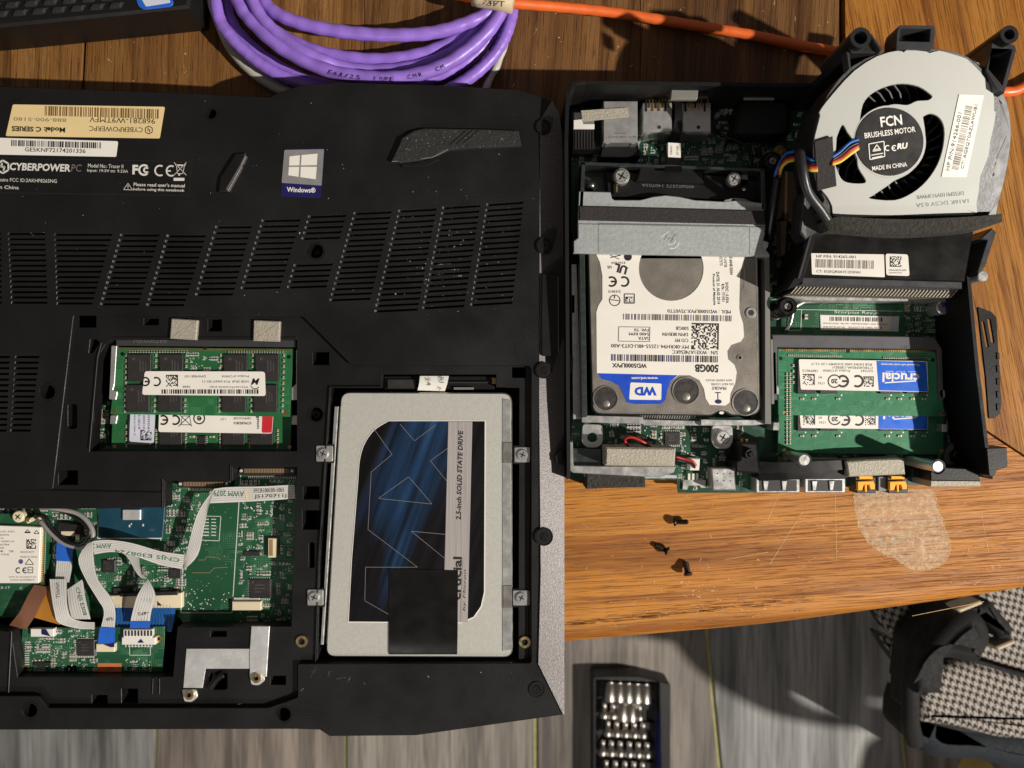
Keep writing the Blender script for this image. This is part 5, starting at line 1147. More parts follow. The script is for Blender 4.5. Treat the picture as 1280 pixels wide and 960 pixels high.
m = MB(); m.prism([(724, 318), (731, 318), (734, 521), (727, 522)], 20, 80, 'dark_sheet', .5); m.prism([(714, 330), (721, 330), (727, 524), (716, 524)], 20, 60, 'steel', .5); m.build('cage_rail', mp)
m = MB(); m.prism([(956, 322), (962, 322), (964, 530), (956, 530)], 20, 74, 'part_grey', .5); m.build('cage_rail', mp)
for i, (x, y) in enumerate(((718, 300), (716, 380), (714, 455))):
    m = MB(); m.prism(rounded(rect(x-3, y-12, x+3, y+12), 2), 30, 60, 'part_dark', .8); m.build('cage_clip', mp)
# ---- hard drive
ZH = 76
q = rounded([(734, 300), (948, 300), (951, 519), (915, 520), (902, 513), (889, 520), (740, 518)], [4, 4, 13, 4, 8, 4, 13], 5)
m = MB(); m.prism(q, 24, ZH, 'drive_lid', 1.6, side='part_dark'); hdd = m.build('hard_drive', mp, label='silver grey hard drive with a white and blue label')
m = MB(); k_ = offset_poly([(x, y) for x, y in q], 3); ins_ = k_
for i in range(len(q)): m.line(ins_[i], ins_[(i+1) % len(q)], 1.1, ZH+.2, 'drive_edge')
m.arc(841, 345, 118/1.28, 119.6/1.28, 150, 215, ZH+.2, 'drive_edge'); m.arc(838, 345, 92, 93, -30, 28, ZH+.2, 'drive_edge')
m.build('lid_edge', hdd)
LB = [(745, 317), (750, 328), (753, 345), (753, 374), (748, 382), (745.5, 390), (746, 467), (753, 474), (765, 477), (775, 483), (780, 494), (784, 503), (792, 505), (826, 505), (832, 500), (834, 488), (838, 477), (848, 469), (862, 469), (874, 475), (880, 486), (882, 498), (887, 506), (907, 507), (912, 503), (913, 492), (919, 479), (921, 465), (918, 456), (910, 449), (909, 439), (914, 431), (926, 427), (930, 421), (929, 405), (925, 392), (924, 385), (925, 345), (927, 334), (932, 318)]
m = MB(); z = ZH+.6; m.plate(LB, [circ(839, 335.5, 40.5, 40)], ZH, z, 'white_label'); z += .12
m.flat([(746, 466.5), (847, 469), (838, 477), (834, 488), (832, 500), (826, 505), (792, 505), (784, 503), (780, 494), (775, 483), (765, 477), (753, 474)], z, 'blue_print'); z += .12
m.flat(rounded([(788, 478), (827, 479.5), (826.5, 500), (786.5, 499.5)], 2), z, 'white_label'); z += .1
m.text('WD', 807, 489, 28, 11, z, 'blue_print', 180, .06); m.text('www.wd.com', 806, 473, 33, 3.4, z, 'white_label', 180, .03)
m.text('WD5000LPVX', 787, 457, 43, 5.6, z, 'ink', 179, .02); m.text('500GB', 883.5, 460.5, 29.5, 10, z, 'ink', 179, .035)
m.barcode(831, 448, 134, 8.2, z, 'ink', -1, 68, 5, m2='ink_violet'); m.barcode(847, 397, 136, 7.4, z, 'ink_grey', -1, 66, 8, m2='ink_violet')
m.text('S/N : WXE1A74E56KC', 869, 440.5, 57, 4.6, z, 'ink', 179); m.text('MY-0KRH94-12555-48U-DIT3-A00', 812.5, 433, 97, 4.6, z, 'ink', 179); m.text('C/O MY', 852, 425.5, 17, 4.4, z, 'ink', 179); m.text('DP/N 0KRH94', 844, 418, 32, 4.4, z, 'ink', 179); m.text('500GB', 853, 410.5, 16, 4.4, z, 'ink', 179)
m.outline([(773.5, 408.5), (812.5, 409), (812, 427), (773, 426.5)], .6, z, 'ink'); m.text('SATA', 804.5, 423, 13, 3.8, z, 'ink', 179); m.text('5400 RPM', 799, 417.5, 25, 3.8, z, 'ink', 179); m.text('FW: T0', 802, 412.4, 18, 3.8, z, 'ink', 179)
m.matrix(881.5, 420.5, 34, 33, z, 'ink', 179, 20, 15)
m.text('MDL : WD5000LPVX-75V0TT0', 874, 389.3, 79, 4.4, z, 'ink', 179)
m.ce(773, 352, 13.5, z, 'ink', 180); m.text('UL', 776, 336, 16, 11, z, 'ink', 165, .04); m.text('us', 762, 334, 5, 3.5, z, 'ink', 180); m.text('c', 784, 335, 2.5, 2.5, z, 'ink', 180); m.text('E101559', 773, 328.5, 17, 2.6, z, 'ink', 180); m.text('D33015', 768, 364.5, 15, 3, z, 'ink', 180)
m.arc(768.5, 375.5, 6.2, 7.2, 0, 359, z, 'ink'); m.line((763, 374.5), (774, 376), 1, z, 'ink'); m.line((768.5, 369), (768, 373), 1.2, z, 'ink')
m.outline(rect(780.5, 367.5, 793, 379), 1.1, z, 'ink'); m.flat(rect(782, 371, 791.5, 378), z, 'ink'); m.text('RF', 787, 374.5, 8, 5.5, z+.12, 'white_label', 180, .04)
m.line((763, 322), (776, 319), 1, z, 'ink'); m.line((763, 319), (774, 324), .8, z, 'ink'); m.flat(circ(785, 321, 5, 12), z, 'ink')
for i, (s_, L_, y0) in enumerate((('4E1604E1E304', 25, 331), ('5VDC : 0.55A', 26, 366), ('R/N : 771931', 22, 366), ('DATE: 31 AUG 2014', 40, 360), ('Product of Malaysia', 39, 362))):
    x = (914, 909, 904, 898, 892.5)[i]; m.text(s_, x, y0, L_, 3.6, z, 'ink', -88, .015)
m.text('1LNYB', 907, 328, 12, 3.4, z, 'ink', -88); m.text('82757S', 901.5, 326, 12, 3.4, z, 'ink', -88)
m.text('FRAGILE', 899, 485.5, 18, 4, z, 'navy_print', 180); m.text('DO NOT COVER', 903, 480.3, 28, 2.8, z, 'ink_grey', 180); m.text('ANY DRIVE HOLES', 899, 475.5, 33, 2.4, z, 'ink_grey', 180)
m.line((897.5, 491), (897.5, 499), 1, z, 'navy_print'); m.line((894, 490.8), (901, 490.8), 1.1, z, 'navy_print'); m.flat(circ(898, 502, 4.3, 12, 2.8), z, 'navy_print'); m.build('drive_label', hdd)
for x, y, r in ((757, 498, 15.5), (857.5, 488.5, 17), (932, 503, 16.5)):
    m = MB(); m.ring(x, y, r-1, r+.4, ZH-8, ZH+1.2, 'drive_edge', 28); m.prism(circ(x, y, r-.8, 28), ZH, ZH+.35, 'hdd_recess'); m.sphere(P(x+(1 if x != 857.5 else 0), y+r*.42, ZH-1), r*.36, 'drive_lid', 14, 7, .35); m.build('motor_boss', hdd)
m = MB(); m.prism(circ(939, 391, 7, 20), ZH, ZH+1.6, 'steel', .6); m.prism(circ(939, 391, 4, 6), ZH+1.6, ZH+1.8, 'part_dark'); m.ring(925, 447, 2.2, 3.4, ZH, ZH+1, 'drive_edge', 14); m.prism(circ(925, 447, 2.2, 12), ZH, ZH+.4, 'deep_black'); m.prism(circ(902, 516, 3, 12, 1.8), ZH-2, ZH+.5, 'white_plastic'); m.build('lid_screw', hdd)
# front end of the cage
m = MB(); m.prism([(727, 519), (804, 521), (804, 530), (727, 528)], 40, 66, 'steel', .6); m.prism([(804, 524), (875, 526), (878, 532), (804, 532)], 40, 60, 'steel', .6); m.prism([(876, 524), (955, 525), (957, 530), (940, 532), (876, 532)], 40, 66, 'steel', .6)
for i in range(34): m.prism([(766+i*3.1, 519), (767.6+i*3.1, 519), (766+i*3.1, 523.5), (764.4+i*3.1, 523.5)], 50, 56, 'drive_edge')
m.build('cage_front', mp)
for x, y, sc_ in ((740.5, 546, 0), (903, 547, 1)):
    m = MB(); m.plate(rounded([(x-13, y-16), (x+13, y-15), (x+13.5, y+6), (x+8, y+14), (x-8, y+14), (x-13.5, y+6)], 5), [circ(x, y+1, 6, 18)], 42, 46, 'steel', .8); o = m.build('cage_tab', mp)
    if sc_: m = MB(); screw_head(m, x+1, y, 9, 46, 53, 'steel', 'part_dark', 20, 30); m.build('screw', o)
m = MB(); m.prism([(712, 552), (716, 552), (717, 582), (756, 583), (845, 583), (842, 591), (824, 597), (716, 591), (712, 588)], 20, 60, 'steel', .8); m.prism([(716, 560), (752, 562), (752, 583), (717, 583)], 30, 50, 'dark_sheet', .6); m.prism([(728, 589), (820, 592), (846, 594), (846, 598), (732, 598)], 10, 34, 'zinc_sheet', .5); m.build('speaker_bracket', mp)
m = MB(); m.prism([(757, 559), (845, 560), (843.5, 583), (756, 582)], 30, 78, 'conductive_fabric', 2.0); m.build('speaker_pad', mp)
m = MB(); m.prism([(732.5, 588), (806, 587), (807, 609), (732.5, 611)], 2, 44, 'foam', 1.5); 
m.build('foam_block', mp)
m = MB(); m.tube(catmull([(814, 559, 60), (805, 553, 66), (792, 547, 68), (784, 547, 68), (781, 551, 66), (786, 558, 62)], 5), 1.7, 'wire_red', 8); m.build('speaker_wire', mp, label='red wire looping over the pad'); m = MB(); m.tube(catmull([(845, 571, 46), (856, 574, 44), (865, 576, 44), (870, 582, 42)], 5), 1.5, 'wire_red', 8); m.build('speaker_wire', mp); m = MB(); m.tube(catmull([(845, 575, 44), (856, 577, 42), (864, 580, 42), (869, 585, 42)], 5), 1.3, 'wire_black', 8); m.build('speaker_wire', mp, label='black wire'); m = MB(); m.tube(catmull([(818, 560, 58), (806, 556, 63), (792, 550, 64), (786, 552, 60)], 5), 1.3, 'wire_black', 8); m.build('speaker_wire', mp)
m = MB(); m.prism([(863, 573), (875, 573.5), (874, 588), (862, 588)], ZM, 40, 'white_plastic', .8); m.prism([(858, 589), (874, 590), (874, 600), (857, 600)], ZM, 27, 'green_board', .3)
for i in range(3): m.prism(rect(860+i*5, 592, 863+i*5, 600), 27, 29, 'solder')
m.build('wire_socket', mp)
m = MB(); m.plate([(854, 600), (882, 600), (882, 610), (876, 610), (874, 607), (861, 607), (859, 612), (853, 612)], [], ZM, 27, 'steel', .3); m.prism(rect(861, 607.5, 875, 613), 10, 22, 'deep_black', .5); m.build('front_port', mp, label='small dark audio opening')
m = MB(); m.prism(rounded([(889, 585), (918, 585), (920, 613), (891, 613)], 1.5), ZM-4, 46, 'steel', 1.4)
for i in range(6): m.flat(circ(897+8*(i % 3), 592+9*(i//3), .9, 8), 46.2, 'part_dark')
m.build('front_port', mp, label='silver shell of a small charging port')
m = MB(); m.prism([(925, 553), (946, 554), (950, 592), (920, 590), (919, 577), (925, 574)], ZM, 66, 'black_plastic_smooth', 2); m.ring(939, 568, 3, 7, 66, 74, 'black_plastic_smooth', 16); m.prism(rot_rect(939, 568, 6, 6, 20), 66, 76, 'gloss_tape', .8); m.prism(rect(926, 549, 929, 554), ZM, 50, 'gold', .3); m.prism(rect(932, 549, 935, 554), ZM, 50, 'gold', .3); m.build('power_switch', mp)
for x0, x1 in ((945, 1000), (1006, 1057)):
    m = MB(); m.prism(rect(x0, 598, x1, 616), 14, 44, 'steel', 1); m.flat(rect(x0+4, 600, x1-4, 614), 44.2, 'part_dark')
    for i in range(2):
        xx = x0+9+i*(x1-x0)*.42; m.prism([(xx, 601), (xx+7, 601), (xx+5, 613), (xx+1, 613)], 44, 46, 'steel', .5)
    m.build('usb_port', mp)
m = MB(); m.strip(catmull([(949, 577, 58), (975, 578, 60), (1005, 577, 61), (1035, 576, 60), (1059, 575, 58)], 3), catmull([(949, 591, 58), (975, 591, 60), (1005, 590, 61), (1035, 588, 60), (1059, 587, 58)], 3), 'gloss_tape', 5); m.strip(catmull([(949, 588, 52), (980, 590, 57), (1010, 588, 57), (1060, 586, 54)], 3), catmull([(949, 601, 50), (980, 600, 54), (1010, 599, 54), (1060, 597, 51)], 3), 'gloss_tape', 5); m.build('taped_cable', mp)
m = MB(); m.prism([(980, 573), (1048, 573), (1049, 578), (980, 580)], 30, 52, 'part_grey', .5); m.build('front_plate', mp)
m = MB(); m.prism([(1058, 577), (1082, 575), (1130, 573), (1132, 593), (1061, 596)], 30, 64, 'conductive_fabric', 1.4); m.build('conductive_pad', mp)
for x in (1083, 1123):
    m = MB(); m.prism(rect(x-14, 596, x+12, 612), 12, 40, 'part_dark', 1)
    m.prism([(x-11, 602), (x+9, 601), (x+11, 606), (x+11, 612), (x+5, 612), (x+3, 606), (x-3, 606), (x-5, 613), (x-11, 613)], 30, 44, 'yellow_plastic', .8); m.prism([(x-2, 606), (x+1, 606), (x+.5, 615), (x-1.5, 615)], 30, 42, 'yellow_plastic', .3); m.prism(rect(x-9, 595, x+8, 599), 34, 42, 'yellow_plastic', .5)
    m.prism(rect(x-12, 612, x+12, 616.5), 12, 34, 'part_dark', .5); m.build('audio_jack', mp)
m = MB(); m.prism(rect(1098, 596, 1108, 614), 12, 36, 'part_grey', .5); m.build('front_plate', mp)
m = MB(); m.prism([(1140, 585), (1160, 590), (1158, 598), (1140, 597)], 24, 50, 'black_plastic_smooth', 1); m.prism([(1163, 590), (1180, 584), (1222, 586), (1226, 602), (1163, 601)], 20, 74, 'black_plastic_smooth', 1.2); m.build('front_bracket', mp)
m = MB(); m.prism([(1163, 600.5), (1226, 600.5), (1226, 608), (1163, 608.5)], 20, 66, 'conductive_fabric', 1); m.build('foam_block', mp)
for x, y, z in ((1005.5, 575, 84), (1172.5, 583, 96)):
    m = MB(); m.prism(circ(x, y, 7.3, 24), 30, z, 'steel', .9); m.build('pillar_post', mp)
    m = MB(); m.ring(x, y+.5, 7.6, 9.4, 30, z-22, 'black_plastic_smooth', 22); m.build('post_collar', mp)
m = MB(); m.ring(1197, 570, 9, 17, ZM, ZM+6, 'part_grey', 26); m.build('mounting_ring', mp)
m = MB(); screw_head(m, 1201, 571, 9, 28, 40, 'black_screw', 'deep_black', 18, 10); m.build('screw', mp)

# ---- memory
m = MB(); m.prism([(965, 418), (1168, 421), (1178, 436), (1180, 500), (1174, 500), (1172, 437), (972, 434), (972, 500), (966, 500)], ZM, 50, 'socket_grey', 1); m.text('1.2V', 1131, 433.5, 9, 3, 50.2, 'part_dark', 0); m.build('memory_socket', mp)
Z1 = 46; Z2 = 36
def desk_mem(q, z, lab, bl, full, yb):
    m = MB(); m.prism(q, z-3, z, 'memory_green_bright', .3); o = m.build('memory_module', mp, label=('upper' if full else 'lower')+' bright green memory module with a white and blue label')
    for x, hw in ((1008, 11), (1036, 11), (1113, 13), (1146, 13)):
        m = MB(); m.prism(rect(x-hw, yb-68 if full else yb-56, x+hw, yb-28), z, z+4, 'chip', .5); m.build('memory_chip', o)
    m = MB()
    for x in (1003, 1018, 1048, 1110, 1125, 1141, 1155): 
        tiny(m, x, yb-21.5, 4.5, 2.4, z, False, 'part_tan', 2); m.flat(circ(x+4, yb-26, 1.1, 6), z+.2, 'solder')
    for i in range(12 if full else 6):
        for x in (984, 988): tiny(m, x, yb-52+i*5 if full else yb-38+i*5, 3.6, 1.8, z, True, 'part_tan', 2)
    m.flat(circ(980.5, yb-4, 2.2, 12), z+.2, 'gold'); m.flat(circ(1177, yb-3, 2.8, 12), z+.2, 'gold')
    if full:
        for i in range(27): tiny(m, 986+i*2.5, 444+i*.04, 2.2, 1.4, z, True, 'part_tan', 1.4); tiny(m, 1105+i*2.2, 447+i*.04, 2, 1.4, z, True, 'part_dark', 1.4)
        for i in range(88): x = 974+i*2.22; m.prism(rect(x, 436+.02*i, x+1.3, 438.8+.02*i), z, z+.3, 'gold')
        m.flat(circ(976, 448, 2.4, 12), z+.2, 'deep_black'); m.flat(circ(1166, 450, 2.4, 12), z+.2, 'deep_black'); m.prism([(1058, 435), (1062, 435), (1062, 441), (1058, 441)], z, z+.4, 'deep_black')
        for k_ in (0, 1, 2, 3): tiny(m, 992, 457+k_*7, 3, 2, z, True, 'part_tan', 2)
    rn = random.Random(4)
    for i in range(170):
        x, y = rn.uniform(1064, 1103), rn.uniform(yb-30, yb-6)
        if abs(x-1084)+abs(y-(yb-18))*1.5 < 20+rn.uniform(-2, 2): m.flat(circ(x, y, .55, 5), z+.15, 'ink_green')
    m.build('module_components', o, kind='stuff')
    m = MB(); zz = z+4.5; m.prism(lab, z+4, zz, 'white_label'); m.flat(bl, zz+.12, 'ram_blue'); zz += .14
    return o, m, zz
o, m, zz = desk_mem([(972, 436), (1169, 440), (1181, 520.5), (973, 519)], Z1, rounded([(998.5, 449), (1159, 451.5), (1160.5, 490), (1001, 487)], 2), [(1095.5, 451), (1158, 452.5), (1160, 489.5), (1098.5, 488)], True, 520)
for s_, cx, cy, w, h in (('8GB DDR4-2400 SODIMM 1.2V CL17', 1052, 455.3, 76, 3), ('CT8G4SF824A.C8FBD1', 1066, 459.6, 50, 3), ('Product of CHINA', 1045.5, 463.5, 34, 3), ('327343', 1084, 463.7, 15, 2.8), ('18899EC5', 1012.5, 463.5, 19, 3), ('MT', 1025, 471.5, 4.5, 2.8), ('1735', 1026.5, 479, 8, 2.8)): m.text(s_, cx, cy, w, h, zz, 'ink', 179.3)
m.matrix(1011, 474.5, 15, 14, zz, 'ink', 180, 11, 51); m.matrix(1085.5, 477, 13.5, 13, zz, 'ink', 180, 10, 52); m.arc(1043, 476.5, 7, 8.6, 20, 330, zz, 'ink'); m.text('20', 1043, 476.5, 8, 6, zz, 'ink', 180, .04)
m.ce(1063.5, 476.5, 16, zz, 'ink', 180)
m.text('crucial', 1126, 472, 46, 12, zz+.12, 'white_label', 178.5, .03); m.line((1106, 478.5), (1145, 476), 1.5, zz+.12, 'white_label'); m.text('by Micron', 1126, 464.5, 11, 2.6, zz+.12, 'white_label', 179); m.line((1107, 464), (1117, 464.2), .5, zz+.12, 'white_label'); m.line((1135, 464.6), (1147, 464.9), .5, zz+.12, 'white_label'); m.text('Removal will void warranty', 1125, 455.5, 48, 3, zz+.12, 'white_label', 179, .02)
m.build('module_label', o)
o, m, zz = desk_mem([(974, 505), (1180, 507), (1179, 568.5), (972, 566)], Z2, rounded([(999, 508), (1160, 508), (1160, 537), (1001, 535)], 2), [(1098, 508.5), (1159.5, 508.5), (1159.5, 536.6), (1098, 536)], False, 566.5)
m.matrix(1011.5, 524, 15, 14, zz, 'ink', 180, 11, 53); m.matrix(1088, 525, 13, 13, zz, 'ink', 180, 10, 54); m.arc(1043.5, 523, 7, 8.6, 20, 330, zz, 'ink'); m.text('20', 1043.5, 524, 8, 6, zz, 'ink', 180, .04); m.ce(1065, 525, 15, zz, 'ink', 180); m.text('MT', 1025, 522, 4.5, 2.8, zz, 'ink', 180); m.text('1735', 1028, 528, 8, 2.8, zz, 'ink', 180); m.text('crucial', 1127, 518.5, 46, 12, zz+.12, 'white_label', 178.5, .03); m.line((1117, 524), (1145, 522), 1.5, zz+.12, 'white_label'); m.build('module_label', o)
for q in ([(966, 440), (970, 440), (971, 480), (974, 486), (974, 493), (967, 493), (965, 480)], [(967, 528), (974, 528), (974, 538), (966, 538)], [(1174, 487), (1181, 487), (1182, 497), (1175, 497)], [(1178, 530), (1184, 530), (1184, 540), (1178, 540)]):
    m = MB(); m.prism(rounded(q, 1), ZM, 50, 'steel', .5); m.build('retaining_clip', mp)
m = MB(); m.prism([(963, 424), (966, 424), (968, 505), (964, 505)], ZM, 62, 'part_grey', .5); m.build('board_rail', mp)

# ---- heat sink
m = MB(); m.prism([(1000, 356), (1204, 362), (1199, 372), (1194, 377), (1010, 376), (980, 371)], 28, 52, 'steel', .8); m.tube(catmull([(982, 414, 30), (988, 404, 34), (992, 388, 36), (1000, 380, 36), (1020, 377, 36), (1120, 376, 36), (1132, 376, 34)], 4), 2.2, 'drive_edge', 8)
hs = m.build('heat_sink', mp)
def fin(mb): mb.add([(-5.2, -5, 0), (-3.6, -5, 0), (5.2, 5, 0), (3.6, 5, 0), (-5.2, -5, -26), (-3.6, -5, -26), (5.2, 5, -26), (3.6, 5, -26)], [[0, 1, 2, 3], [4, 5, 1, 0], [5, 6, 2, 1], [7, 6, 5, 4], [6, 7, 3, 2], [7, 4, 0, 3]], 'conductive_fabric')
fm = local_mesh('cooling_fin', fin)
m = MB(); m.prism([(1002, 352), (1200, 358), (1192, 373), (984, 368)], 52, 60, 'deep_black'); m.build('fin_bed', hs)
for i in range(46): t = i/45; shared('cooling_fin', fm, hs, 994+t*199, 361.5+t*5, 84)
m = MB(); m.prism([(1003, 346), (1203, 352), (1203, 361), (1002, 355.5)], 70, 104, 'fan_flange', 1); m.build('duct_lip', mp)
m = MB(); m.prism([(1015, 286), (1218, 284), (1206, 352), (1003, 347)], 92, 106, 'gloss_tape', 1); m.build('duct_plate', mp)
m = MB(); m.prism([(1014, 288), (1022, 291), (1004, 350), (996, 358), (984, 362), (994, 345)], 60, 118, 'black_plastic_smooth', 1); m.prism([(1013, 290), (1016, 291), (1000, 348), (997, 348)], 110, 121, 'fan_flange', .6); m.build('duct_wall', mp)
m = MB(); m.prism([(1240, 285), (1246, 290), (1232, 333), (1222, 345), (1222, 338), (1234, 300), (1226, 298)], 60, 112, 'fan_flange', 1); m.build('duct_wall', mp)
m = MB(); m.prism(circ(1229, 345, 7, 16), 60, 98, 'steel', 1); m.build('standoff', mp)
m = MB(); z = 106.6; m.prism(rounded([(1014, 316.5), (1105, 318), (1106, 346.5), (1015, 343)], 1.2), 106, z, 'white_label'); z += .12
m.text('HP P/N: 914265-001', 1045, 320.8, 49, 3.6, z, 'ink', -1, .01); m.barcode(1056, 330, 73, 10.5, z, 'ink_grey', -1.5, 46, 61); m.text('CT: EGEQR0A7C255NH', 1048, 340, 55, 3.8, z, 'ink', -1.5, .01); m.build('part_label', mp, label='white part sticker with a barcode')
m = MB(); z = 106.6; m.prism(rounded([(1107, 317), (1135, 318), (1137, 345), (1108, 344)], 3), 106, z, 'white_label'); m.matrix(1119.5, 327, 14.5, 13, z+.12, 'ink', 0, 11, 66); m.text('F8B9AE8B9D6B80', 1122, 337.7, 22, 2, z+.12, 'ink_grey'); m.text('C0014W14C07', 1119, 341, 17, 2, z+.12, 'ink_grey'); m.build('part_label', mp, label='small square sticker with a dot code')

# ================================================================ FAN
fn_ = thing('blower_fan', 'round blower fan with a pale cover plate tilted up over the small computer', 'fan', 1130, 180, 110)
def fpl(A_, y): c_ = 480-y; return (A_+.3675*c_)/(1+.3675*c_/D)
def fz(x, y): return fpl(72.9, y)
def fzd(d): return lambda x, y: fpl(72.9-d*1.12, y)
body = [(1022, 232), (1016, 200), (1017, 165), (1026, 134), (1044, 104), (1066, 82), (1100, 66), (1150, 60), (1196, 65), (1222, 80), (1240, 104), (1252, 135), (1250, 180), (1240, 225), (1232, 274), (1035, 280), (1030, 250)]
m = MB(); m.plate(catmull(body+[body[0]], 2)[:-1], [[(1030, 200), (1040, 140), (1080, 95), (1140, 80), (1200, 95), (1230, 150), (1215, 230), (1190, 262), (1060, 262), (1036, 240)]], 0, 56, 'fan_housing', .8, zf=fzd(2)); m.build('fan_housing', fn_)
m = MB(); m.prism([(1030, 200), (1040, 140), (1080, 95), (1140, 80), (1200, 95), (1230, 150), (1215, 230), (1190, 262), (1060, 262), (1036, 240)], 6, 1, 'deep_black', zf=fzd(46)); m.build('housing_floor', fn_)
CX, CY = 1113, 177
plate_out = [(1047, 110), (1068, 88), (1096, 70), (1122, 63), (1130, 65), (1134, 62), (1158, 64), (1162, 66), (1174, 63), (1190, 67), (1206, 72), (1212, 76), (1226, 90), (1235, 103), (1238, 104), (1243, 122), (1243, 138), (1245, 140), (1243, 156), (1238, 178), (1236, 195), (1226, 220), (1224, 238), (1221, 255), (1222, 266), (1216, 265), (1214, 269), (1120, 270), (1060, 272), (1042, 270), (1040, 258), (1034, 246), (1023, 232), (1018, 215), (1017, 180), (1021, 160), (1025, 144), (1024, 140), (1032, 128)]
op1 = catmull([(1075, 151), (1079, 130), (1090, 117), (1108, 108), (1128, 104.5), (1148, 108), (1162, 117), (1165, 121), (1160, 125), (1146, 126), (1134, 131), (1117, 130), (1098, 136), (1087, 146), (1075, 151)], 3)[:-1]
op2 = catmull([(1154, 146), (1163, 142), (1174, 147), (1180, 160), (1179, 182), (1172, 205), (1158, 226), (1140, 241), (1118, 250), (1088, 248), (1092, 244), (1110, 232), (1118, 226), (1136, 217), (1148, 204), (1155, 186), (1157, 168), (1154, 146)], 3)[:-1]
op3 = catmull([(1046, 172), (1053, 156), (1059, 165), (1067, 177), (1071, 196), (1073, 210), (1082, 225), (1078, 229), (1060, 228), (1051, 222), (1044, 205)], 3)
m = MB(); plate_out = catmull(plate_out+[plate_out[0]], 2)[:-1]; m.plate(plate_out, [op1, op2, op3], 0, 2.2, 'fan_plate', .5, zf=fz); m.build('cover_plate', fn_)
m = MB(); m.plate(circ(CX-1, CY, 46, 40), [], 0, 3.4, 'fan_plate', .8, zf=lambda x, y: fz(x, y)+.2); hub = m.build('motor_hub', fn_)
m = MB(); zz = lambda x, y: fz(x, y)+1.2; m.prism(circ(CX-1, CY, 42.5, 44), 1, 0, 'hub_label', zf=zz); z2 = lambda x, y: fz(x, y)+1.6
m.text('FCN', 1114, 151, 27, 13, 0, 'white_label', 7, .02, zf=z2); m.text('BRUSHLESS MOTOR', 1112.5, 165.5, 64, 7, 0, 'white_label', 7.5, .015, zf=z2); m.text('MADE IN CHINA', 1112, 208, 44, 5.6, 0, 'white_label', 7, .015, zf=z2)
for a, b in (((1086, 180), (1105, 176.5)), ((1105, 176.5), (1106, 195.5)), ((1106, 195.5), (1087.5, 199.5)), ((1087.5, 199.5), (1086, 180)), ((1091, 189), (1096, 181)), ((1096, 181), (1101, 187.5)), ((1101, 187.5), (1091, 189)), ((1089, 194), (1104, 191.5)), ((1093, 187), (1099, 186)), ((1090, 197.5), (1103, 195))): m.line(a, b, 1.1, 0, 'white_label', zf=z2)
m.ce(1113.5, 185, 7.5, 0, 'white_label', 0, zf=z2); m.text('RU', 1128, 182.5, 14, 7.5, 0, 'white_label', 5, .05, zf=z2, shear=.2); m.build('hub_label', hub)
imp = MB(); imp.plate(circ(CX, CY, 56, 32), [], 0, 4, 'deep_black', 0, zf=fzd(26)); impo = imp.build('impeller', fn_)
for i in range(30):
    a = R(i*12); m = MB(); pts = [(50, 0), (62, .10), (74, .26), (84, .46)]
    l = [(CX+r*math.cos(a+t), CY-r*math.sin(a+t)) for r, t in pts]; rr = [(CX+r*math.cos(a+t+.035), CY-r*math.sin(a+t+.035)) for r, t in pts]
    m.strip([(x, y, fz(x, y)-17) for x, y in l], [(x, y, fz(x, y)-17) for x, y in rr], 'fan_flange', 16); m.build('blade', impo)
m = MB(); fl2 = [(1213, 72), (1232, 86), (1247, 108), (1259, 128), (1264, 165), (1259, 210), (1248, 255), (1244, 276), (1228, 274), (1232, 240), (1243, 205), (1250, 165), (1248, 135), (1238, 104)]
fl2 = catmull(fl2+[fl2[0]], 3)[:-1]; m.prism(fl2, 10, 1, 'fan_flange', .5, zf=fzd(8)); m.prism(circ(1242, 204, 3.4, 12), 2, 1, 'deep_black', zf=fzd(5)); m.prism(circ(1241, 218, 2.4, 12), 2, 1, 'deep_black', zf=fzd(5)); m.build('housing_flange', fn_)
m = MB(); m.line((1240, 112), (1256, 130), 1.2, 0, 'part_grey', zf=fzd(6)); m.line((1222, 78), (1244, 106), 1.2, 0, 'part_grey', zf=fzd(6)); m.line((1232, 238), (1262, 170), .6, 0, 'fan_housing', zf=fzd(6)); m.build('moulding_line', fn_)
m = MB(); z = fz; m.prism([(1199, 118), (1230, 119), (1208, 221.5), (1177, 221)], .6, 0, 'white_label', zf=lambda x, y: fz(x, y)+.7); z2 = lambda x, y: fz(x, y)+1.0
m.text('HP P/N:914266-001', 1192.5, 177, 74, 4.6, 0, 'ink', 77.5, zf=z2); m.barcode(1203, 172, 82, 8.5, 0, 'ink_grey', 77.5, 46, 71, zf=z2); m.text('CT: AGEQT0AZLAWUB1', 1212, 171, 82, 4.6, 0, 'ink', 77.5, zf=z2); m.build('part_label', fn_)
m = MB(); z2 = lambda x, y: fz(x, y)+.3; m.text('DFS5M110V913MWK', 1175, 244, 60, 5, 0, 'part_grey', 185, zf=z2); m.build('etched_text', fn_); m = MB(); m.text('1A16K DC5V 0.5A', 1178, 254, 66, 5, 0, 'part_grey', 185, zf=z2); m.build('etched_text', fn_)
m = MB(); m.prism([(1018, 177), (1041, 170), (1042, 190), (1046, 232), (1022, 238), (1020, 205)], 3, .4, 'fabric_tape', .5, zf=lambda x, y: fz(x, y)+4.5); m.build('fabric_tape', fn_)
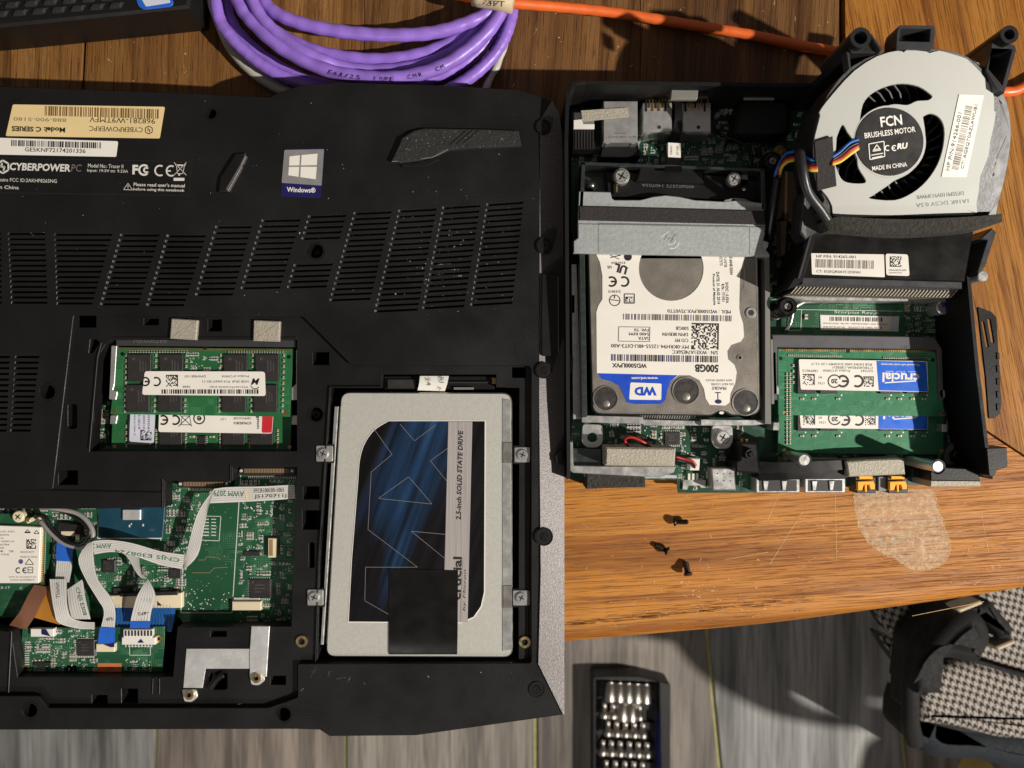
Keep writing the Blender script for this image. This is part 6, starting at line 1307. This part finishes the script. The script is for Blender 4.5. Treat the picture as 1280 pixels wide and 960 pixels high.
for i, (mt, dy) in enumerate((('wire_blue', -6), ('wire_black', -2), ('wire_red', 2), ('wire_yellow', 6), ('wire_orange', 4))):
    d = i*1.4; m = MB()
    g = catmull([(1073, 180+dy*.9, fz(1073, 180)+3), (1062, 186+dy*1.2, fz(1062, 186)+4), (1050, 196+dy, fz(1050, 196)+4), (1040, 201+dy*.7, fz(1040, 200)+4)], 5); m.tube(g, 1.7, mt, 8)
    g = catmull([(1022, 207+dy, fz(1022, 205)+3), (1012, 206+dy*1.1, 158), (1004, 201+dy*1.2, 150)], 5); m.tube(g, 1.7, mt, 8)
    g = catmull([(992, 195+dy*.9, 128), (984, 197+dy*.9, 118), (977, 205+dy*.8, 110), (972+dy*.5, 218, 100), (969+dy*.4, 240, 92), (966+dy*.3, 262, 84), (962+dy*.3, 290, 70), (963+dy*.3, 300, 60)], 5)
    m.tube(g, 1.6, mt if i != 1 else 'wire_black', 8); m.build('fan_wire', fn_, label=mt.split('_')[1]+' wire strand')
m = MB(); m.tube(catmull([(972, 222, 100), (969, 240, 94), (966, 262, 86), (962, 290, 72), (963, 300, 62)], 4), 5, 'wire_black', 10); m.build('wire_sleeve', fn_)
m = MB(); m.tube(catmull([(1008, 200, 130), (1000, 196, 158), (1000, 192, 164), (1003, 212, 168), (1010, 240, 160), (1026, 262, 150), (1035, 276, 145)], 4), 5, 'fan_housing', 12); m.build('wire_hook', fn_)
m = MB(); m.prism([(1005, 240), (1022, 232), (1036, 255), (1044, 278), (1036, 290), (1020, 292), (1008, 300), (1000, 290)], 30, 1, 'fan_housing', 1.5, zf=fzd(10)); m.build('housing_foot', fn_)
# mounting posts and bracket round the rim
m = MB(); m.ring(1076, 47, 8.2, 13, 75, 0, 'fan_housing', 26, zf=lambda x, y: 204); m.build('mounting_post', fn_)
m = MB(); m.prism([(1060, 58), (1064, 66), (1100, 66), (1103, 62), (1090, 46), (1087, 52), (1078, 61)], 60, 196, 'fan_housing', .8); m.prism([(1058, 64), (1062, 66), (1064, 86), (1061, 87)], 190, 202, 'fan_flange', .5); m.prism([(1087, 42), (1090, 42), (1104, 62), (1101, 64)], 190, 202, 'fan_flange', .5); m.build('post_web', fn_)
m = MB(); m.plate(rounded([(1124, 31), (1168, 31.5), (1170, 38), (1166, 62), (1120, 61), (1121, 40)], 3), [rounded([(1126, 35), (1163, 35.5), (1162, 52), (1124, 51)], 1.5)], 0, 26, 'fan_flange', .8, zf=lambda x, y: 198); m.prism([(1124, 38), (1163, 38), (1162, 54), (1123, 54)], 170, 180, 'black_plastic_smooth', .5); m.build('latch_bracket', fn_)
m = MB(); m.ring(1262, 43, 6.6, 11.4, 70, 0, 'fan_housing', 24, zf=lambda x, y: 200); m.build('mounting_post', fn_)
m = MB(); m.plate([(1240, 52), (1269, 56), (1271, 62), (1256, 116), (1246, 112), (1232, 88), (1237, 70)], [[(1240, 61), (1265, 62), (1253, 106), (1236, 86)]], 0, 50, 'fan_flange', .8, zf=lambda x, y: 190); m.prism([(1238, 56), (1268, 60), (1254, 110), (1232, 88)], 132, 138, 'deep_black'); m.build('post_web', fn_)
m = MB(); top = catmull([(1030, 276, 146), (1050, 271, 152), (1090, 273, 154), (1140, 274, 154), (1190, 272, 154), (1225, 270, 152), (1252, 267, 146)], 4); bot = catmull([(1036, 288, 143), (1056, 288, 148), (1090, 291, 150), (1140, 293, 150), (1190, 290, 150), (1225, 286, 148), (1253, 277, 144)], 4)
m.strip(top, bot, 'foam', 22); m.build('foam_gasket', fn_)

# ================================================================ CABLES
pc = thing('network_cable_coil', 'coiled purple network cable behind the laptop', 'cable', 450, 40, 0)
k = 0
arcs = [
 ([(318, -30, 30), (330, 2, 34), (352, 20, 36), (390, 33, 38), (440, 41, 40), (490, 44, 41), (540, 41, 40), (580, 30, 38), (612, 14, 36), (640, -20, 34)], 7.8),
 ([(296, -30, 22), (312, 8, 24), (340, 36, 24), (385, 60, 25), (430, 71, 26), (480, 74, 26), (530, 66, 25), (572, 48, 24), (604, 26, 24), (628, -25, 20)], 7.4),
 ([(288, -30, 38), (300, 6, 42), (318, 30, 44), (352, 60, 46), (400, 85, 48), (450, 96, 48), (500, 97, 47), (550, 84, 45), (590, 58, 42), (620, 26, 40), (640, -20, 36)], 8.0),
 ([(278, -30, 12), (286, 20, 12), (306, 50, 12), (340, 78, 12), (390, 102, 12), (450, 112, 12), (510, 106, 12), (560, 90, 12), (596, 66, 14), (622, 30, 14), (640, -20, 14)], 7.6),
 ([(268, -30, 28), (273, 20, 28), (290, 48, 28), (318, 74, 28), (350, 94, 26), (392, 108, 24), (440, 120, 22)], 7.6),
 ([(644, -30, 22), (640, 16, 22), (632, 44, 22), (618, 68, 22), (594, 92, 22), (562, 112, 20), (530, 124, 18)], 7.6)]
arcs.append(([(306, -30, 46), (322, 14, 48), (350, 44, 48), (392, 70, 46), (440, 86, 30), (500, 86, 28), (552, 72, 28), (592, 42, 28), (634, -20, 28)], 7.2))
for pts, r in arcs:
    m = MB(); g = catmull(pts, 8); m.tube(g, r, 'cable_purple', 14, rf=lambda t, r=r: r*(1+.045*math.sin(t*110))); m.build('cable_loop', pc)
m = MB()
g = catmull(arcs[2][0], 30); s_ = 'E61/25  TYPE  CMR  CM'; idx = [i for i, q in enumerate(g) if 412 < q[0] < 560]
for j, chh in enumerate(s_):
    if chh == ' ': continue
    i = idx[int(j/len(s_)*len(idx))]; q = g[i]; q2 = g[i+1]; ang = -math.degrees(math.atan2(q2[1]-q[1], q2[0]-q[0]))
    m.text(chh, q[0], q[1]+1, 4.4 if chh != '1' else 1.6, 5.6, q[2]+8.5, 'ink', ang)
m.build('printed_text', pc)
m = MB(); m.tube([(592, -6, 50), (600, -4, 50), (622, 0, 50), (642, 4, 50)], 12, 'beige_trim', 14); m.text('3FT', 620, 4.5, 22, 7, 63.3, 'ink', -3); m.build('tie_label', pc)
m = MB(); m.tube(catmull([(258, -20, 10), (272, 20, 10), (288, 58, 10), (312, 86, 10), (342, 107, 10), (372, 119, 10), (420, 126, 8)], 6), 7, 'cable_white', 12)
tag(m.build('white_cable', origin=P(320, 80, 0)), 'white cable curving beneath the outside of the purple coil', 'cable')
m = MB(); m.tube(catmull([(640, 30, 10), (630, 58, 9), (622, 80, 8), (610, 104, 8), (602, 125, 8)], 6), 4.5, 'cable_white', 12, rf=lambda t: 4.5*(1+.12*math.sin(t*26)))
tag(m.build('white_cable', origin=P(622, 80, 0)), 'thin white cable end showing between purple coil and laptop corner', 'cable')
m = MB(); m.tube(catmull([(540, -14, 40), (575, -6, 40), (605, -1, 40), (640, 4, 34), (700, 9, 22), (760, 15, 14), (820, 24, 10), (880, 34, 9), (940, 44, 9), (1000, 57, 9), (1050, 66, 9), (1120, 84, 9), (1190, 105, 9), (1255, 115, 9), (1285, 106, 9), (1330, 80, 9)], 8), 6.3, 'cable_orange', 14, rf=lambda t: 6.2*(1+.04*math.sin(t*240)))
tag(m.build('orange_cable', origin=P(800, 20, 0)), 'orange network cable running across the table behind the computers', 'cable')

# ================================================================ LOOSE SCREWS
def loose(px, py, ang, tip, label, L_=18, rh=5.2, rs=2.9):
    m = MB(); N = 18; prof = [(0, 0.1), (0, rh), (.8, rh+.5), (2.2, rh+.2), (3.6, rs+.6), (3.8, rs)]; x = 3.8
    while x < L_-1.6: prof += [(x+.7, rs+.55), (x+1.4, rs-.1)]; x += 1.4
    prof += [(L_, rs*.6), (L_+.3, 0.1)]
    w = P(px, py, rh); vs = []
    from mathutils import Matrix
    Mx = Matrix.Rotation(R(ang), 3, 'Z') @ Matrix.Rotation(R(tip), 3, 'Y')
    for a_, r_ in prof:
        for j in range(N): t = 2*math.pi*j/N; q = Mx @ Vector((a_-L_/2, r_*math.cos(t), r_*math.sin(t))); vs.append(q)
    lo = min(q.z for q in vs); b = len(m.v); m.v.extend([(q.x+w[0], q.y+w[1], q.z-lo+.2) for q in vs])
    for i in range(len(prof)-1):
        for j in range(N): k_ = (j+1) % N; m.face([b+i*N+j, b+i*N+k_, b+(i+1)*N+k_, b+(i+1)*N+j], 'black_screw', i < 4)
    tag(m.build('loose_screw', origin=(w[0], w[1], 0)), label, 'screw', 'loose screws on the table')
loose(851, 652, 0, -6, 'small black screw nearest the computer, its head pointing towards the laptop')
loose(827, 685, 154, 18, 'small black screw lying askew, the middle one of the three', 18, 5.0)
loose(858, 710, 96, 30, 'small black screw nearest the table edge, standing on its head', 17, 4.8, 3.4)

# ================================================================ BIT CASE ON THE FLOOR
ZK = ZF+110
def PZ(px, py, z=ZK): return P(px, py, z)
m = MB(); case = thing('bit_case', 'open black screwdriver bit case standing on the grey floor', 'tool case', 790, 910, ZF)
tray = rounded([(741, 846), (760, 845), (800, 845), (824, 851), (838, 855), (838, 990), (741, 990)], 3)
m.plate(tray, [[(745, 850), (824, 853), (826, 986), (745, 986)]], ZF+2, ZK, 'case_black', 4); m.prism([(744, 849), (828, 852), (828, 988), (744, 988)], ZF+2, ZK-70, 'case_black'); m.build('tray', case)
m = MB(); m.prism([(824, 859), (829, 859), (827, 985), (822, 985)], ZF+30, ZK-20, 'case_blue', 2); m.build('tray_insert', case)
for i in range(5):
    m = MB(); y = 861+i*25; m.prism([(750, y-11), (818, y-8), (818, y+2), (750, y-1)], ZK-70, ZK-56, 'case_black', 3); m.build('bit_holder', case)
def bit_fn(short):
    def f(mb):
        prof = [(0, 16), (6, 19), (26, 19), (32, 12), (60, 11)] if not short else [(0, 23), (6, 26), (70, 26), (76, 22)]
        N = 12; vs = []; L_ = prof[-1][0]
        for a_, r_ in prof:
            for j in range(N): t = 2*math.pi*j/N; vs.append((r_*math.cos(t), a_-L_/2, r_*math.sin(t)))
        fs = [[i*N+j, i*N+(j+1) % N, (i+1)*N+(j+1) % N, (i+1)*N+j] for i in range(len(prof)-1) for j in range(N)]
        fs += [[j for j in range(N)], [(len(prof)-1)*N+j for j in range(N)][::-1]]; mb.add(vs, fs, 'bit_steel', True)
    return f
b_long = local_mesh('bit', bit_fn(False)); b_fat = local_mesh('bit', bit_fn(True))
ords = ['first', 'second', 'third', 'fourth', 'fifth', 'sixth']
def dbits(xs, ys, row, rn, fat=()):
    for i, x in enumerate(xs):
        o = bpy.data.objects.new('screwdriver_bit', b_fat if i in fat else b_long); COL.objects.link(o)
        w = P(x, ys+i*.6, ZK-20); o.location = Vector(w)*S; o.rotation_euler = (R(-22), 0, R(-4 if i in fat else -6))
        tag(o, ('plain thick silver bit, ' if i in fat else 'slim ball-nosed silver bit, ')+ords[i]+' along the '+rn+' row of the black case', 'screwdriver bit', 'bits in the black case')
dbits([762, 773, 784, 795, 806], 866, 0, 'top', (0, 1, 2, 3, 4)); dbits([755, 766, 777.5, 788.5, 799], 889, 1, 'second', (2, 3)); dbits([759.5, 770.5, 781.5, 792.5, 803.5], 911, 2, 'third'); dbits([753, 764, 775, 786.5, 797.5, 808.5], 935, 3, 'fourth'); dbits([757, 769, 781, 792, 803], 960, 4, 'fifth')

# ================================================================ CHAIR
chd = thing('upholstered_chair', 'chair in black and white houndstooth fabric with black arm beside the table', 'chair', 1220, 860, ZF)
ZQ = -900
def soft(m, pts, z0, z1, mt, rnd=26):
    w = [((x-640)*kz(z1), (480-y)*kz(z1)) for x, y in pts]; rings = [(z0, 0)]+[(z1-rnd+rnd*math.sin(R(a)), rnd*(1-math.cos(R(a)))) for a in (0, 22, 45, 68, 90)]
    n = len(w); b = len(m.v); ccw = sum(w[i][0]*w[(i+1) % n][1]-w[(i+1) % n][0]*w[i][1] for i in range(n)) > 0
    for z, d in rings: m.v.extend([(x, y, z) for x, y in (offset_poly(w, d) if d else w)])
    for k_ in range(len(rings)-1):
        for i in range(n): j = (i+1) % n; q = [b+k_*n+i, b+k_*n+j, b+(k_+1)*n+j, b+(k_+1)*n+i]; m.face(q if ccw else q[::-1], mt if k_ else 'dark_strap', bool(k_))
    t = [b+(len(rings)-1)*n+i for i in range(n)]; m.face(t if ccw else t[::-1], mt)
m = MB(); soft(m, rounded([(1150, 905), (1152, 850), (1172, 836), (1200, 829), (1238, 832), (1300, 850), (1460, 895), (1460, 940), (1250, 925), (1205, 913)], 8), ZQ-150, ZQ, 'houndstooth'); m.build('seat_cushion', chd)
m = MB(); soft(m, rounded([(1085, 700), (1096, 770), (1112, 792), (1138, 804), (1190, 808), (1245, 828), (1320, 850), (1460, 890), (1460, 600), (1090, 600)], 10), ZQ-75, ZQ-30, 'houndstooth', 9); m.build('seat_base', chd)
m = MB(); soft(m, rounded([(1098, 792), (1117, 799), (1146, 818), (1158, 840), (1140, 850), (1132, 842), (1112, 816)], 6), ZQ-240, ZQ-180, 'houndstooth', 5); m.build('side_panel', chd)
m = MB(); m.tube(catmull([(1098, 778, ZQ-60), (1118, 786, ZQ-40), (1145, 798, ZQ-10), (1190, 818, ZQ+5), (1236, 831, ZQ+5), (1262, 840, ZQ+5), (1330, 860, ZQ)], 4), 5, 'dark_strap', 8); m.build('piping', chd)
m = MB(); m.tube(catmull([(1214, 770, ZQ+90), (1190, 775, ZQ+80), (1160, 788, ZQ+70), (1144, 808, ZQ+60), (1138, 840, ZQ+50), (1138, 880, ZQ+30), (1138, 905, ZQ), (1143, 925, ZQ-60)], 6), 24, 'dark_strap', 14, rf=lambda t: 16+6*t); m.build('arm_strap', chd)
m = MB(); soft(m, catmull([(1168, 800), (1188, 778), (1212, 763), (1232, 768), (1244, 788), (1246, 806), (1238, 822), (1230, 833), (1210, 832), (1190, 828), (1178, 836), (1170, 850), (1160, 868), (1152, 872), (1156, 840), (1158, 815), (1168, 800)], 3)[:-1], ZQ-20, ZQ+130, 'dark_strap', 40); m.build('arm_pad', chd)
m = MB(); soft(m, rounded([(1212, 762), (1240, 750), (1270, 785), (1268, 800), (1252, 802), (1246, 790)], 5), ZQ+30, ZQ+110, 'dark_strap', 20); m.build('arm_pad', chd)
m = MB(); m.prism([(1197, 762), (1226, 751), (1229, 755), (1201, 766)], ZQ+90, ZQ+140, 'beige_trim', 3); m.build('trim_band', chd)
m = MB(); m.prism([(1246, 809), (1268, 800), (1270, 804), (1248, 814)], ZQ+60, ZQ+110, 'beige_trim', 3); m.build('trim_band', chd)
m = MB(); soft(m, catmull([(1152, 885), (1165, 898), (1200, 910), (1260, 916), (1330, 920), (1420, 925), (1420, 990), (1300, 975), (1230, 958), (1180, 955), (1158, 945), (1146, 930), (1146, 905), (1152, 885)], 3)[:-1], ZQ-300, ZQ-120, 'blue_cloth', 50); m.build('seat_apron', chd)
m = MB(); soft(m, catmull([(1152, 880), (1170, 894), (1210, 905), (1280, 910), (1340, 915), (1340, 922), (1280, 920), (1200, 915), (1160, 905), (1150, 893), (1152, 880)], 3)[:-1], ZQ-140, ZQ-60, 'dark_strap', 20); m.build('apron_band', chd)
for a_, b_ in (((1222, 968), (1236, 985)), ((1420, 900), (1330, 800))):
    m = MB(); m.tube([P(*a_, ZQ-260), P(*b_, ZF+2)], 40, 'chair_wood', 14, world=True, rf=lambda t: 48-20*t); m.build('leg', chd)

# unseen slab added in place of a chair back, shaped to shade the floor
LK = (4800, -1950, 4300)
def lee(px, py, zb):
    f = P(px, py, ZF); t = (LK[2]-zb)/(LK[2]-ZF); return tuple(LK[i]+(f[i]-LK[i])*t for i in range(3))
zb_ = -120
out = [lee(*q, zb_)[:2] for q in catmull([(800, 770), (838, 802), (868, 838), (905, 864), (960, 892), (1030, 908), (1108, 912), (1088, 924), (1076, 945), (1074, 1010), (1180, 1040), (1330, 990), (1330, 760), (1060, 700), (830, 720), (800, 770)], 3)[:-1]]
slit1 = [lee(*q, zb_)[:2] for q in [(983, 862), (1000, 864), (1030, 876), (1074, 892), (1060, 893), (1020, 886), (996, 874)]]; slit2 = [lee(*q, zb_)[:2] for q in [(1078, 874), (1100, 876), (1124, 871), (1115, 880), (1095, 882)]]
m = MB(); unk = lambda L_: [(x/kz(zb_)+640, 480-y/kz(zb_)) for x, y in L_]
m.plate(unk(out), [unk(slit1), unk(slit2)], zb_-22, zb_, 'houndstooth', 4); m.build('shadow_slab', chd)
for x, y in ((1760, -1260), (2300, -1100)):  # unseen posts under the added slab
    m = MB(); m.tube([(x, y, ZQ-160), (x+30, y-40, zb_-30)], 26, 'chair_wood', 12, world=True); m.build('slab_post', chd)

# ================================================================ DEVICE AT THE TOP EDGE
dv = thing('mesh_case_device', 'black device with a diamond grille and a pale sticker at the back of the table', 'device', 110, 0, 0)
m = MB(); m.prism([(-80, -140), (248, -140), (236, 9), (150, 18), (0, 33), (-80, 40)], 1, 60, 'black_plastic_smooth', 3); m.build('housing', dv)
def bump(mb):
    b = [(-9, -3.5), (5, -3.5), (9, 3.5), (-5, 3.5)]; t = [(-6.5, -1.5), (4.5, -1.5), (6.5, 1.8), (-3.8, 1.8)]
    mb.add([(x, y, 0) for x, y in b]+[(x, y, 3.5) for x, y in t], [[0, 1, 5, 4], [1, 2, 6, 5], [2, 3, 7, 6], [3, 0, 4, 7], [4, 5, 6, 7]], 'rubber')
bm_ = local_mesh('grille_stud', bump)
for r_ in range(7):
    for c_ in range(11):
        x = -70+c_*24+(r_ % 2)*12+r_*2; y = 18-r_*10.5-(x)*.075
        if x < 165 and y > -60: shared('grille_stud', bm_, dv, x, y, 60, 4)
m = MB(); m.prism(rounded([(166, -14), (208, -16), (217, 3), (214, 8), (180, 12), (173, 8)], 3), 60, 61, 'ffc_blue', .3); m.prism(rounded([(170, -13), (206, -15), (213, 3), (182, 8)], 2), 61, 61.6, 'pale_label', .2); m.build('sticker', dv)
for o in list(bpy.data.objects):
    if o.parent is None and o.type in ('MESH',) and not o.get('kind') and not o.get('category'): print('UNTAGGED', o.name)
